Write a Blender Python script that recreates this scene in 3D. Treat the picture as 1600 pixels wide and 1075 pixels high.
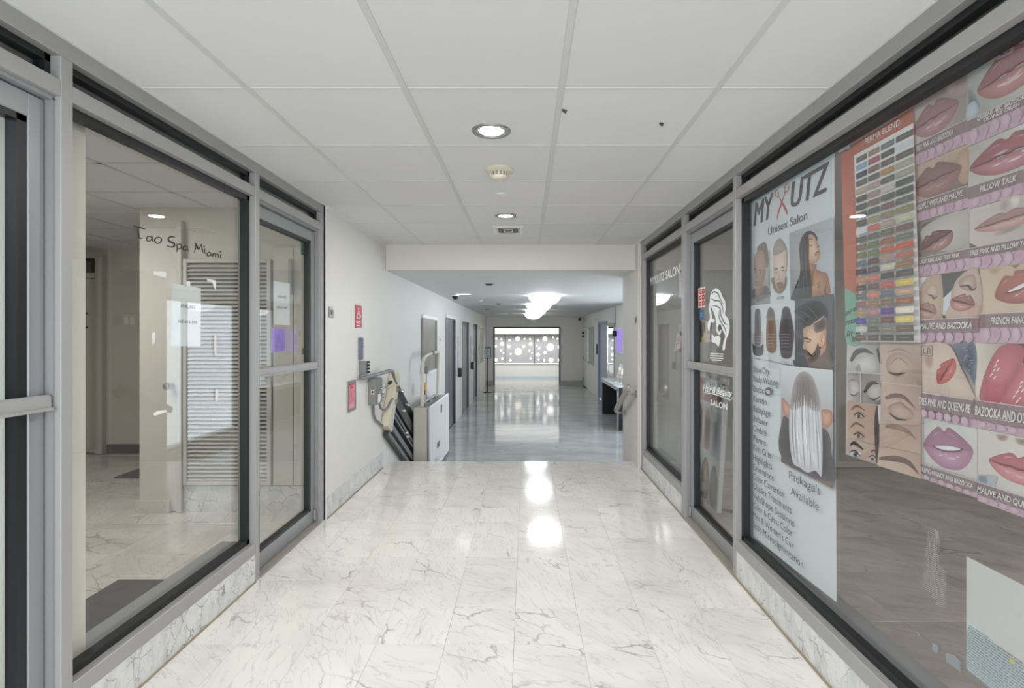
import bpy, bmesh, math, random
from mathutils import Vector, Matrix
from math import sin, cos, pi, radians
random.seed(11)
SC = bpy.context.scene
COL = SC.collection
for o in list(bpy.data.objects): bpy.data.objects.remove(o)

# ------------------------------------------------------------------ camera, sky, light, exposure
F, CX, CY, CH = 817.0, 822.5, 524.4, 1.365      # focal length and vanishing point in photo pixels, eye height
cam_d = bpy.data.cameras.new('camera'); cam = bpy.data.objects.new('camera', cam_d); COL.objects.link(cam)
cam_d.sensor_width = 36.0; cam_d.sensor_fit = 'HORIZONTAL'; cam_d.lens = F / 1600 * 36
cam_d.shift_x = -(CX - 800) / 1600; cam_d.shift_y = -(537.5 - CY) / 1600
cam_d.clip_start = 0.02; cam_d.clip_end = 200
cam.location = (0, 0, CH); cam.rotation_euler = (pi / 2, 0, 0)
SC.camera = cam
w = bpy.data.worlds.new('sky'); SC.world = w; w.use_nodes = True
w.node_tree.nodes['Background'].inputs[0].default_value = (0.80, 0.90, 1.0, 1)
w.node_tree.nodes['Background'].inputs[1].default_value = 1.7
vs = SC.view_settings
vs.view_transform = 'Standard'; vs.look = 'None'; vs.gamma = 1; vs.use_curve_mapping = False
vs.exposure = 0.0

def area(name, loc, sx, sy, power, color=(1, 1, 1), rot=(0, 0, 0)):
    d = bpy.data.lights.new(name, 'AREA'); d.shape = 'RECTANGLE'; d.size = sx; d.size_y = sy
    d.energy = power; d.color = color
    o = bpy.data.objects.new(name, d); COL.objects.link(o); o.location = loc; o.rotation_euler = rot
    return o
def disk(name, loc, r, power, color=(1, 1, 1), spread=180):
    d = bpy.data.lights.new(name, 'AREA'); d.shape = 'DISK'; d.size = 2 * r; d.energy = power; d.color = color
    d.spread = radians(spread)
    o = bpy.data.objects.new(name, d); COL.objects.link(o); o.location = loc
    return o
WARM = (1.0, 0.98, 0.95); COOL = (0.90, 0.94, 1.0); NEUT = (1.0, 0.985, 0.96)
LIGHTS = dict(corridor=(16, WARM), behind=(7, NEUT), shop_l=(27, NEUT), shop_r=(17, NEUT), far=(85, NEUT), side=(75, (.80, .87, 1.0)), near_shop=(22, (.70, .83, 1.0)), street=(106, (.93, .97, 1.0)))
# upper corridor: the recessed lamps (two in view, four more behind and above the camera)
DOWN = [(-0.165, 2.46), (-0.165, 4.20)]
DOWN_BACK = [(-0.165, 0.72), (-0.165, -0.95)]

# ------------------------------------------------------------------ helpers
def onX(px, py, X):
    y = F * X / (px - CX); return Vector((X, y, CH - (py - CY) * y / F))
def onY(px, py, Y): return Vector(((px - CX) / F * Y, Y, CH - (py - CY) * Y / F))
def onZ(px, py, z):
    y = F * (CH - z) / (py - CY); return Vector(((px - CX) / F * y, y, z))
def s2l(c):
    return tuple(((v / 255) / 12.92 if v / 255 <= .04045 else ((v / 255 + .055) / 1.055) ** 2.4) for v in c)
def tag(o, label=None, cat=None, group=None, kind=None):
    if label: o['label'] = label
    if cat: o['category'] = cat
    if group: o['group'] = group
    if kind: o['kind'] = kind
    return o
def empty(name, loc=(0, 0, 0), label=None, cat=None, group=None, kind=None):
    o = bpy.data.objects.new(name, None); COL.objects.link(o); o.location = loc
    o.empty_display_size = .05
    return tag(o, label, cat, group, kind)

class MB:
    """collects simple shapes into one mesh"""
    def __init__(s): s.v = []; s.f = []; s.smooth = set()
    def add(s, vs, fs, smooth=False):
        n = len(s.v); s.v += [tuple(v) for v in vs]
        for f in fs:
            if smooth: s.smooth.add(len(s.f))
            s.f.append([n + i for i in f])
        return s
    def box(s, x0, x1, y0, y1, z0, z1):
        if x0 > x1: x0, x1 = x1, x0
        if y0 > y1: y0, y1 = y1, y0
        if z0 > z1: z0, z1 = z1, z0
        return s.add([(x0, y0, z0), (x1, y0, z0), (x1, y1, z0), (x0, y1, z0), (x0, y0, z1), (x1, y0, z1), (x1, y1, z1), (x0, y1, z1)],
              [(0, 3, 2, 1), (4, 5, 6, 7), (0, 1, 5, 4), (1, 2, 6, 5), (2, 3, 7, 6), (3, 0, 4, 7)])
    def bbox(s, x0, x1, y0, y1, z0, z1, b=.004, seg=1):
        """box with bevelled edges"""
        bm = bmesh.new(); bmesh.ops.create_cube(bm, size=1)
        for v in bm.verts:
            v.co = ((x0 + x1) / 2 + v.co.x * abs(x1 - x0), (y0 + y1) / 2 + v.co.y * abs(y1 - y0), (z0 + z1) / 2 + v.co.z * abs(z1 - z0))
        bmesh.ops.bevel(bm, geom=bm.edges[:], offset=b, segments=seg, affect='EDGES', profile=.5)
        bm.verts.index_update()
        s.add([v.co for v in bm.verts], [[v.index for v in f.verts] for f in bm.faces]); bm.free(); return s
    def tube(s, pts, r, n=12, caps=True):
        pts = [Vector(p) for p in pts]; rs = r if isinstance(r, (list, tuple)) else [r] * len(pts)
        vs = []; up = None
        for i, p in enumerate(pts):
            t = ((pts[min(i + 1, len(pts) - 1)] - p).normalized() + (p - pts[max(i - 1, 0)]).normalized()).normalized()
            if up is None: up = Vector((0, 0, 1)) if abs(t.z) < .9 else Vector((1, 0, 0))
            a = t.cross(up).normalized(); b = a.cross(t).normalized(); up = b
            vs += [p + rs[i] * (a * cos(2 * pi * k / n) + b * sin(2 * pi * k / n)) for k in range(n)]
        fs = [(i * n + k, i * n + (k + 1) % n, (i + 1) * n + (k + 1) % n, (i + 1) * n + k) for i in range(len(pts) - 1) for k in range(n)]
        s.add(vs, fs, True)
        if caps:
            m = len(s.v) - len(vs)
            s.f.append([m + k for k in range(n)][::-1]); s.f.append([m + (len(pts) - 1) * n + k for k in range(n)])
        return s
    def lathe(s, prof, o=(0, 0, 0), n=32, axis='z', caps=True):
        """prof: (r, h) pairs along axis"""
        vs = []
        for r, h in prof:
            for k in range(n):
                a = 2 * pi * k / n; c, d = r * cos(a), r * sin(a)
                p = {'z': (c, d, h), 'x': (h, c, d), 'y': (d, h, c)}[axis]
                vs.append((o[0] + p[0], o[1] + p[1], o[2] + p[2]))
        fs = [(i * n + k, i * n + (k + 1) % n, (i + 1) * n + (k + 1) % n, (i + 1) * n + k) for i in range(len(prof) - 1) for k in range(n)]
        s.add(vs, fs, True); m = len(s.v) - len(vs)
        if not caps: return s
        if prof[0][0] > 1e-6: s.f.append([m + k for k in range(n)][::-1])
        if prof[-1][0] > 1e-6: s.f.append([m + (len(prof) - 1) * n + k for k in range(n)])
        return s
    def prism(s, pts, d):
        """polygon pts (3d) extruded by vector d"""
        pts = [Vector(p) for p in pts]; d = Vector(d); n = len(pts)
        return s.add(pts + [p + d for p in pts], [list(range(n))[::-1], list(range(n, 2 * n))] + [(i, (i + 1) % n, n + (i + 1) % n, n + i) for i in range(n)])
    def build(s, name, m, parent=None, origin=None):
        me = bpy.data.meshes.new(name)
        o0 = Vector(origin) if origin is not None else Vector((0, 0, 0))
        me.from_pydata([Vector(v) - o0 for v in s.v], [], s.f)
        for i in s.smooth: me.polygons[i].use_smooth = True
        bm = bmesh.new(); bm.from_mesh(me); bmesh.ops.recalc_face_normals(bm, faces=bm.faces); bm.to_mesh(me); bm.free()
        if s.smooth:
            try: me.set_sharp_from_angle(angle=radians(40))
            except Exception: pass
        if m: me.materials.append(m)
        o = bpy.data.objects.new(name, me); COL.objects.link(o)
        if parent:
            o.parent = parent
            o.location = o0 - wloc(parent)
        else: o.location = o0
        return o
def wloc(o):
    l = Vector((0, 0, 0))
    while o: l += o.location; o = o.parent
    return l
def part(name, m, parent, *boxes, b=0):
    mb = MB()
    for q in boxes: (mb.bbox(*q, b=b) if b else mb.box(*q))
    return mb.build(name, m, parent, ((mb.v[0][0]), (mb.v[0][1]), (mb.v[0][2])))
def copy_of(o, parent, loc=None, rot=None):
    c = o.copy(); COL.objects.link(c); c.parent = parent
    if loc is not None: c.location = Vector(loc) - (wloc(parent) if parent else Vector((0, 0, 0)))
    if rot is not None: c.rotation_euler = rot
    return c

# ------------------------------------------------------------------ materials
def nodes(name):
    m = bpy.data.materials.new(name); m.use_nodes = True; nt = m.node_tree
    return m, nt, nt.nodes['Principled BSDF']
def N(nt, t, **kw):
    n = nt.nodes.new(t)
    for k, v in kw.items():
        if k in n.inputs: n.inputs[k].default_value = v
        else: setattr(n, k, v)
    return n
def mat(name, c, rough=.5, metal=0, var=.04, scale=8, bump=0, bscale=120, spec=.5, emit=None, es=1, srgb=True):
    m, nt, b = nodes(name); L = nt.links
    c = s2l(c) if srgb else c
    tc = N(nt, 'ShaderNodeTexCoord'); no = N(nt, 'ShaderNodeTexNoise', Scale=scale, Detail=4.0)
    L.new(tc.outputs['Object'], no.inputs['Vector'])
    mx = N(nt, 'ShaderNodeMix', data_type='RGBA')
    mx.inputs[6].default_value = (*[max(0, v * (1 - var)) for v in c], 1); mx.inputs[7].default_value = (*[min(1, v * (1 + var)) for v in c], 1)
    L.new(no.outputs['Fac'], mx.inputs[0]); L.new(mx.outputs[2], b.inputs['Base Color'])
    b.inputs['Roughness'].default_value = rough; b.inputs['Metallic'].default_value = metal
    b.inputs['Specular IOR Level'].default_value = spec
    if bump:
        n2 = N(nt, 'ShaderNodeTexNoise', Scale=bscale, Detail=3.0); L.new(tc.outputs['Object'], n2.inputs['Vector'])
        bp = N(nt, 'ShaderNodeBump', Strength=bump, Distance=.002); L.new(n2.outputs['Fac'], bp.inputs['Height']); L.new(bp.outputs[0], b.inputs['Normal'])
    if emit:
        b.inputs['Emission Color'].default_value = (*s2l(emit), 1); b.inputs['Emission Strength'].default_value = es
    return m
def marble(name, base, cloud, vein, rough, vscale=2.2, mask=.56, perobj=True, dark=.62, grime=None):
    m, nt, b = nodes(name); L = nt.links
    tc = N(nt, 'ShaderNodeTexCoord'); oi = N(nt, 'ShaderNodeObjectInfo')
    vec = tc.outputs['Object']
    if perobj:
        mul = N(nt, 'ShaderNodeMath', operation='MULTIPLY'); mul.inputs[1].default_value = 83.0; L.new(oi.outputs['Random'], mul.inputs[0])
        vr = N(nt, 'ShaderNodeVectorRotate', rotation_type='Z_AXIS'); L.new(vec, vr.inputs['Vector']); 
        mu2 = N(nt, 'ShaderNodeMath', operation='MULTIPLY'); mu2.inputs[1].default_value = 1.3; L.new(oi.outputs['Random'], mu2.inputs[0])
        L.new(mu2.outputs[0], vr.inputs['Angle'])
        cmb = N(nt, 'ShaderNodeCombineXYZ')
        for i in range(3): L.new(mul.outputs[0], cmb.inputs[i])
        ad = N(nt, 'ShaderNodeVectorMath', operation='ADD'); L.new(vr.outputs[0], ad.inputs[0]); L.new(cmb.outputs[0], ad.inputs[1]); vec = ad.outputs[0]
    # stretch so that the veins run diagonally
    mp = N(nt, 'ShaderNodeMapping'); mp.inputs['Rotation'].default_value = (.3, .2, .75); mp.inputs['Scale'].default_value = (1.0, 2.3, 1.4)
    L.new(vec, mp.inputs['Vector']); vec = mp.outputs[0]
    # crack-like veins: edges of a distorted cell pattern
    wn = N(nt, 'ShaderNodeTexNoise', Scale=vscale * 2.2, Detail=5.0, Roughness=.6); L.new(vec, wn.inputs['Vector'])
    ws = N(nt, 'ShaderNodeVectorMath', operation='SCALE'); ws.inputs['Scale'].default_value = .22 / vscale * 2; L.new(wn.outputs['Color'], ws.inputs[0])
    wa = N(nt, 'ShaderNodeVectorMath', operation='ADD'); L.new(vec, wa.inputs[0]); L.new(ws.outputs[0], wa.inputs[1])
    vo = N(nt, 'ShaderNodeTexVoronoi', feature='DISTANCE_TO_EDGE', Scale=vscale * 1.15); L.new(wa.outputs[0], vo.inputs['Vector'])
    r1 = N(nt, 'ShaderNodeValToRGB'); L.new(vo.outputs['Distance'], r1.inputs[0])
    r1.color_ramp.elements[0].position = 0.0; r1.color_ramp.elements[0].color = (1, 1, 1, 1)
    r1.color_ramp.elements[1].position = .030; r1.color_ramp.elements[1].color = (0, 0, 0, 1)
    mn = N(nt, 'ShaderNodeTexNoise', Scale=vscale * .9, Detail=2.0); mo = N(nt, 'ShaderNodeVectorMath', operation='ADD'); mo.inputs[1].default_value = (13, 7, 3)
    L.new(vec, mo.inputs[0]); L.new(mo.outputs[0], mn.inputs['Vector'])
    r2 = N(nt, 'ShaderNodeValToRGB'); L.new(mn.outputs['Fac'], r2.inputs[0])
    r2.color_ramp.elements[0].position = mask; r2.color_ramp.elements[0].color = (0, 0, 0, 1)
    r2.color_ramp.elements[1].position = mask + .16; r2.color_ramp.elements[1].color = (1, 1, 1, 1)
    vm = N(nt, 'ShaderNodeMath', operation='MULTIPLY'); L.new(r1.outputs[0], vm.inputs[0]); L.new(r2.outputs[0], vm.inputs[1])
    # hairline veins everywhere, faint
    hn = N(nt, 'ShaderNodeTexNoise', Scale=vscale * 1.6, Detail=3.0, Distortion=.4); hm = N(nt, 'ShaderNodeMapping'); hm.inputs['Scale'].default_value = (.7, 3.0, 1); hm.inputs['Rotation'].default_value = (0, 0, .5); L.new(mo.outputs[0], hm.inputs['Vector']); L.new(hm.outputs[0], hn.inputs['Vector'])
    h1 = N(nt, 'ShaderNodeMath', operation='SUBTRACT'); h1.inputs[1].default_value = .47; L.new(hn.outputs['Fac'], h1.inputs[0])
    h2 = N(nt, 'ShaderNodeMath', operation='ABSOLUTE'); L.new(h1.outputs[0], h2.inputs[0])
    r3 = N(nt, 'ShaderNodeValToRGB'); L.new(h2.outputs[0], r3.inputs[0])
    r3.color_ramp.elements[0].color = (.22, .22, .22, 1); r3.color_ramp.elements[1].position = .02; r3.color_ramp.elements[1].color = (0, 0, 0, 1)
    # soft grey clouds
    cn = N(nt, 'ShaderNodeTexNoise', Scale=vscale * 1.1, Detail=3.0); L.new(vec, cn.inputs['Vector'])
    r4 = N(nt, 'ShaderNodeValToRGB'); L.new(cn.outputs['Fac'], r4.inputs[0])
    r4.color_ramp.elements[0].position = .40; r4.color_ramp.elements[1].position = .72
    m1 = N(nt, 'ShaderNodeMix', data_type='RGBA'); m1.inputs[6].default_value = (*s2l(base), 1); m1.inputs[7].default_value = (*s2l(cloud), 1); L.new(r4.outputs[0], m1.inputs[0])
    m2 = N(nt, 'ShaderNodeMix', data_type='RGBA'); m2.inputs[7].default_value = (*s2l(vein), 1); L.new(m1.outputs[2], m2.inputs[6]); L.new(r3.outputs[0], m2.inputs[0])
    dk = N(nt, 'ShaderNodeMath', operation='MULTIPLY'); dk.inputs[1].default_value = dark; L.new(vm.outputs[0], dk.inputs[0])
    m3 = N(nt, 'ShaderNodeMix', data_type='RGBA'); m3.inputs[7].default_value = (*s2l(vein), 1); L.new(m2.outputs[2], m3.inputs[6]); L.new(dk.outputs[0], m3.inputs[0])
    out = m3.outputs[2]
    if perobj:
        # each slab a touch lighter or darker than its neighbours
        hv = N(nt, 'ShaderNodeHueSaturation'); mr = N(nt, 'ShaderNodeMapRange'); mr.inputs[3].default_value = .965; mr.inputs[4].default_value = 1.03
        L.new(oi.outputs['Random'], mr.inputs[0]); L.new(mr.outputs[0], hv.inputs['Value']); L.new(out, hv.inputs['Color']); out = hv.outputs[0]
    L.new(out, b.inputs['Base Color'])
    b.inputs['Roughness'].default_value = rough; b.inputs['Specular IOR Level'].default_value = .38
    return m
def glass(name, tint, strength=1.0, base=.045):
    """thin window pane: see-through plus a mirror reflection that grows at grazing angles"""
    m = bpy.data.materials.new(name); m.use_nodes = True; nt = m.node_tree; L = nt.links; nt.nodes.clear()
    g = N(nt, 'ShaderNodeNewGeometry'); dt = N(nt, 'ShaderNodeVectorMath', operation='DOT_PRODUCT')
    L.new(g.outputs['Normal'], dt.inputs[0]); L.new(g.outputs['Incoming'], dt.inputs[1])
    ab = N(nt, 'ShaderNodeMath', operation='ABSOLUTE'); L.new(dt.outputs['Value'], ab.inputs[0])
    su = N(nt, 'ShaderNodeMath', operation='SUBTRACT'); su.inputs[0].default_value = 1; L.new(ab.outputs[0], su.inputs[1])
    po = N(nt, 'ShaderNodeMath', operation='POWER'); po.inputs[1].default_value = 5; L.new(su.outputs[0], po.inputs[0])
    ma = N(nt, 'ShaderNodeMath', operation='MULTIPLY_ADD'); ma.inputs[1].default_value = 1 - base; ma.inputs[2].default_value = base; L.new(po.outputs[0], ma.inputs[0])
    ms = N(nt, 'ShaderNodeMath', operation='MULTIPLY'); ms.inputs[1].default_value = strength; ms.use_clamp = True; L.new(ma.outputs[0], ms.inputs[0])
    tr = N(nt, 'ShaderNodeBsdfTransparent'); tr.inputs[0].default_value = (*tint, 1)
    gl = N(nt, 'ShaderNodeBsdfGlossy'); gl.inputs['Roughness'].default_value = 0.0; gl.inputs[0].default_value = (1, 1, 1, 1)
    mx = N(nt, 'ShaderNodeMixShader'); L.new(ms.outputs[0], mx.inputs[0]); L.new(tr.outputs[0], mx.inputs[1]); L.new(gl.outputs[0], mx.inputs[2])
    ou = N(nt, 'ShaderNodeOutputMaterial'); L.new(mx.outputs[0], ou.inputs[0])
    return m
def printed(name, rough=.45):
    m, nt, b = nodes(name); a = N(nt, 'ShaderNodeVertexColor', layer_name='ink')
    nt.links.new(a.outputs[0], b.inputs['Base Color']); b.inputs['Roughness'].default_value = rough; b.inputs['Specular IOR Level'].default_value = .25
    return m
def ceiling_tile(name):
    m, nt, b = nodes(name); L = nt.links
    tc = N(nt, 'ShaderNodeTexCoord'); oi = N(nt, 'ShaderNodeObjectInfo')
    no = N(nt, 'ShaderNodeTexNoise', Scale=260.0, Detail=2.0); L.new(tc.outputs['Object'], no.inputs['Vector'])
    mr = N(nt, 'ShaderNodeMapRange'); mr.inputs[3].default_value = .69; mr.inputs[4].default_value = .73; L.new(oi.outputs['Random'], mr.inputs[0])
    cm = N(nt, 'ShaderNodeCombineColor'); 
    for i in range(3): L.new(mr.outputs[0], cm.inputs[i])
    L.new(cm.outputs[0], b.inputs['Base Color'])
    bp = N(nt, 'ShaderNodeBump', Strength=.12, Distance=.001); L.new(no.outputs['Fac'], bp.inputs['Height']); L.new(bp.outputs[0], b.inputs['Normal'])
    b.inputs['Roughness'].default_value = .8; b.inputs['Specular IOR Level'].default_value = .2
    return m
M = dict(
    wall=mat('wall_paint', (214, 210, 203), .6, var=.012, bump=.08, bscale=200),
    lobbywall=mat('lobby_wall_paint', (225, 223, 218), .5, var=.012),
    ceil=ceiling_tile('mineral_tile'), tbar=mat('white_enamel_bar', (206, 206, 204), .45, var=.02),
    lobbyceil=mat('lobby_ceiling_paint', (216, 216, 213), .6, var=.02),
    floor=marble('white_marble', (234, 230, 224), (222, 219, 214), (92, 93, 97), .11, mask=.50, vscale=2.6),
    base=marble('veined_marble', (222, 222, 219), (200, 201, 203), (84, 88, 96), .25, vscale=7, mask=.44, dark=.8),
    grey=marble('grey_marble', (184, 185, 182), (160, 162, 164), (100, 102, 106), .085, vscale=1.2, mask=.5, perobj=False),
    salonfloor=marble('salon_marble', (206, 193, 186), (180, 168, 160), (92, 86, 84), .2, vscale=2.0, mask=.5),
    shopfloor=marble('shop_marble', (216, 210, 203), (196, 188, 180), (100, 95, 92), .2, vscale=2.0, mask=.5),
    alu=mat('satin_aluminium', (162, 161, 160), .42, .15, var=.02), alu2=mat('door_aluminium', (150, 151, 153), .36, .3, var=.02),
    seal=mat('black_gasket', (26, 27, 29), .45), rubber=mat('black_rubber', (20, 20, 21), .6),
    glass=glass('window_glass', (.94, .95, .945), 1.0), glassR=glass('salon_glass', (.935, .945, .945), .8),
    chrome=mat('brushed_chrome', (190, 190, 188), .22, .9), steel=mat('brushed_steel', (165, 166, 166), .3, .85),
    white=mat('white_enamel', (232, 232, 230), .35), cream=mat('cream_plastic', (214, 206, 184), .5), beige=mat('beige_enamel', (212, 207, 192), .35),
    paper=mat('plain_paper', (238, 238, 236), .7), black=mat('satin_black', (24, 24, 26), .4), dark=mat('charcoal_enamel', (62, 63, 66), .4),
    greybox=mat('grey_enamel', (126, 128, 126), .45), conduit=mat('galvanised_conduit', (134, 135, 136), .38, .5),
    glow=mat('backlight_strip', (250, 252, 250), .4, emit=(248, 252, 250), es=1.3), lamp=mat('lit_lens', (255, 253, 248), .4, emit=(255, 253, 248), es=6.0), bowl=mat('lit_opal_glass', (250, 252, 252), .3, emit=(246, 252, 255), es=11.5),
    elev=mat('elevator_steel', (84, 86, 98), .32, .4, var=.10, scale=3), print=printed('printed_sheet'), vinyl=printed('cut_vinyl', .5),
    mat=mat('dark_entrance_mat', (66, 65, 64), .9, var=.15, scale=60, bump=.4, bscale=300), shopwall=mat('shop_wall_paint', (206, 201, 192), .6, var=.015),
    slat=mat('louver_paint', (200, 196, 188), .5, var=.03), tape=mat('clear_tape', (226, 228, 226), .3), sill=mat('worn_threshold_metal', (158, 152, 142), .5, .2, var=.15, scale=30), rust=mat('rust_stained_metal', (150, 138, 116), .6, var=.2, scale=25),
    mirror=mat('mirror_glass', (225, 228, 230), .02, 1.0, var=.0), taupe=mat('taupe_board', (138, 134, 124), .35, var=.03),
    skirtblue=mat('pale_blue_skirting', (206, 214, 222), .4), bluedoor=mat('blue_grey_door', (150, 158, 182), .4), grout=mat('grout', (205, 200, 190), .9, var=.1, scale=30),
    disc=mat('backlit_opal', (255, 255, 250), .4, emit=(255, 255, 250), es=1.5), discwarm=mat('backlit_warm_opal', (235, 232, 215), .4, emit=(236, 234, 214), es=.85),
    perf=mat('perforated_panel', (190, 190, 194), .5, var=.12, scale=55), orange=mat('orange_sticker', (214, 150, 40), .5), yellowbrown=mat('amber_sticker', (150, 112, 58), .5),
    handrail=mat('painted_handrail', (168, 164, 154), .4, .2), purple=mat('lit_purple_screen', (150, 120, 225), .4, emit=(150, 120, 230), es=.55),
    nearwall=mat('blue_shop_wall', (112, 122, 140), .6, var=.05), curtain=mat('cream_partition', (238, 235, 222), .7), pavement=mat('concrete_pavement', (170, 170, 168), .8, var=.08), acrylic=glass('clear_acrylic', (.93, .94, .95), 1.5),
)
# ------------------------------------------------------------------ the setting
ZC = CH + .963                 # upper ceiling
XL, XR = -1.50, 1.18           # faces of the two glazed fronts
YE = 5.675                     # edge of the upper floor, head of the steps
ZL = -.465                     # lobby floor
ZB = CH + .693                 # lobby ceiling
YB = -1.75                     # open street end behind the camera
YF = 19.3                      # far wall of the lobby
def struct(name, label=None):
    return empty(name, (0, 0, 0), label, None, None, 'structure')

# upper floor: marble slabs on a mortar bed
fl = part('floor', M['grout'], None, (XL - .10, XR + .09, YB, YE - .005, -.13, -.012)); tag(fl, 'white veined marble tile floor between the two shop fronts', kind='structure')
slab = None
xs = [-.055 + .305 * k for k in range(-5, 6)]
xs = [x for x in xs if XL - .02 < x < XR]
edges = [XL - .09] + xs + [XR + .08]
ys = [2.313 + .305 * k for k in range(-6, 12)] 
cells = {}
for i in range(len(edges) - 1):
    for j in range(len(ys) - 1):
        x0, x1, y0, y1 = edges[i], edges[i + 1], ys[j], ys[j + 1]
        if j == len(ys) - 2: y1 = YE
        g = .0004
        key = (round(x1 - x0, 3), round(y1 - y0, 3))
        if key not in cells:
            hx, hy = (x1 - x0) / 2 - g, (y1 - y0) / 2 - g
            t = MB().bbox(-hx, hx, -hy, hy, -.012, 0, b=.0006).build('tile', M['floor'], fl); cells[key] = t
        else: t = copy_of(cells[key], fl)
        t.location = Vector(((x0 + x1) / 2, (y0 + y1) / 2, random.uniform(-.0003, .0003))) - wloc(fl)
rear = part('floor_apron', M['grout'], fl, (XL - .09, XR + .08, YB, ys[0], -.012, -.002))
# steps down to the lobby
st = struct('steps_floor', 'marble steps going down from the corridor to the lobby')
for k in range(2):
    part('step', M['grey'], st, (-1.49, 1.15, YE - .005 + .3 * k, YE + .3 * (k + 1), ZL - .1, -.155 * (k + 1)))
lf = part('lobby_floor', M['grey'], None, (-1.49, 2.12, YE + .59, YF + .1, ZL - .1, ZL)); tag(lf, 'polished grey marble floor of the lower lobby', kind='structure')

# upper ceiling: panels in a T bar grid
ce = struct('ceiling', 'white suspended tile ceiling over the corridor')
part('ceiling_void', M['white'], ce, (XL - .1, XR + .1, YB, 5.53, ZC + .02, ZC + .06))
gx = [-1.085, -.474, .136, .745]
gy = [2.037 + .61 * k for k in range(-6, 6)]
px_ = [XL - .02] + gx + [XR + .02]; py_ = [YB] + [y for y in gy if y > YB + .1] + [5.53]
pan = {}
for i in range(len(px_) - 1):
    for j in range(len(py_) - 1):
        a, b, c, d = px_[i], px_[i + 1], py_[j], py_[j + 1]
        key = (round(b - a, 3), round(d - c, 3))
        if key not in pan:
            pan[key] = t = MB().bbox(-(b - a) / 2 + .001, (b - a) / 2 - .001, -(d - c) / 2 + .001, (d - c) / 2 - .001, 0, .015, b=.002).build('ceiling_panel', M['ceil'], ce)
        else: t = copy_of(pan[key], ce)
        t.location = ((a + b) / 2, (c + d) / 2, ZC)
for x in gx: part('main_bar', M['tbar'], ce, (x - .012, x + .012, YB, 5.53, ZC - .004, ZC + .012), b=.001)
for y in py_[1:-1]:
    for i in range(len(px_) - 1): part('cross_bar', M['tbar'], ce, (px_[i] + .012, px_[i + 1] - .012, y - .0055, y + .0055, ZC - .002, ZC + .012))
part('wall_angle', M['white'], ce, (XL - .02, XL + .02, 3.8, 5.53, ZC - .003, ZC))
part('wall_angle', M['white'], ce, (XR - .045, XR + .02, 5.2, 5.53, ZC - .003, ZC))
part('wall_angle', M['tbar'], ce, (XL - .02, XL + .006, YB, 3.87, ZC - .003, ZC)); part('wall_angle', M['tbar'], ce, (XR - .006, XR + .02, YB, 5.4, ZC - .003, ZC))
# bulkhead and lobby ceiling
bk = part('bulkhead_ceiling', M['wall'], None, (-1.49, 2.2, 5.53, 5.68, ZB, ZC + .3), b=.004); tag(bk, 'white bulkhead where the ceiling drops at the head of the steps', kind='structure')
lc = part('lobby_ceiling', M['lobbyceil'], None, (-1.7, 2.3, 5.68, YF + .1, ZB, ZB + .1)); tag(lc, 'flat grey white plaster ceiling of the lobby', kind='structure')

# left wall of the lobby with its lift door openings
DOORS = [(9.66, 10.92), (12.17, 13.45), (14.67, 15.72)]
wl = struct('wall_left', 'white plaster wall running from the left shop door down the lobby')
cuts = [3.876] + [v for d in DOORS for v in d] + [YF + .1]
mb = MB()
for i in range(0, len(cuts), 2): mb.box(-1.62, -1.49, cuts[i], cuts[i + 1], ZL, ZC + .1 if i == 0 else ZB)
for d in DOORS: mb.box(-1.62, -1.49, d[0], d[1], CH + .335, ZB)
mb.build('plaster', M['lobbywall'], wl)
part('corner_bead', M['white'], wl, (-1.502, -1.484, 3.876, 3.89, 0, ZC))
for k, d in enumerate(DOORS):
    dn = struct('door_%d' % (4 + k), ['first lift door from the steps, dark steel in the left wall', 'middle lift door of the three, dark steel in the left wall', 'last lift door, next to the framed notice board at the far end'][k])
    z1 = CH + .335
    part('head_plate', M['white'], dn, (-1.52, -1.465, d[0] - .04, d[1] + .04, z1 - .005, z1 + .065), b=.004)
    part('jamb', M['elev'], dn, (-1.60, -1.481, d[0] - .03, d[0] + .02, ZL, z1)); part('jamb', M['elev'], dn, (-1.60, -1.481, d[1] - .02, d[1] + .03, ZL, z1))
    mid = (d[0] + d[1]) / 2
    part('door_panel', M['elev'], dn, (-1.545, -1.515, d[0] + .02, mid - .002, ZL + .01, z1 - .005), b=.002); part('door_panel', M['elev'], dn, (-1.545, -1.515, mid + .002, d[1] - .02, ZL + .01, z1 - .005), b=.002)
    part('door_track', M['steel'], dn, (-1.60, -1.49, d[0], d[1], ZL, ZL + .008))
# pier and right walls
wr = struct('wall_right', 'white plaster pier at the end of the right shop front and the lobby wall behind it')
pier = part('pier', M['wall'], wr, (1.15, 2.2, 5.40, 6.23, ZL, ZC + .1)); 
mb = MB()
D8 = (13.62, 15.25); D9 = (18.15, 19.12)
WY0, WY1, WZ0, WZ1 = 6.6, 11.0, ZL + .12, ZB - .12       # unseen street window added behind the pier to bring daylight into the lobby
mb.box(2.1, 2.2, 6.2, WY0, ZL, ZB).box(2.1, 2.2, WY1, D8[0], ZL, ZB).box(2.1, 2.2, WY0, WY1, ZL, WZ0).box(2.1, 2.2, WY0, WY1, WZ1, ZB)
mb.box(2.1, 2.2, D8[1], D9[0], ZL, ZB).box(2.1, 2.2, D9[1], YF + .1, ZL, ZB)
mb.box(2.1, 2.2, D8[0], D8[1], CH + .36, ZB).box(2.1, 2.2, D9[0], D9[1], CH + .25, ZB).box(2.18, 2.3, D8[0], D8[1], ZL, ZB)
mb.build('plaster', M['lobbywall'], wr)
w6 = struct('window_6', 'unseen street window added in the right lobby wall behind the pier for daylight')
for k in range(4): part('mullion', M['alu'], w6, (2.11, 2.19, WY0 + k * (WY1 - WY0 - .05) / 3, WY0 + .05 + k * (WY1 - WY0 - .05) / 3, WZ0, WZ1), b=.003)
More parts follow.
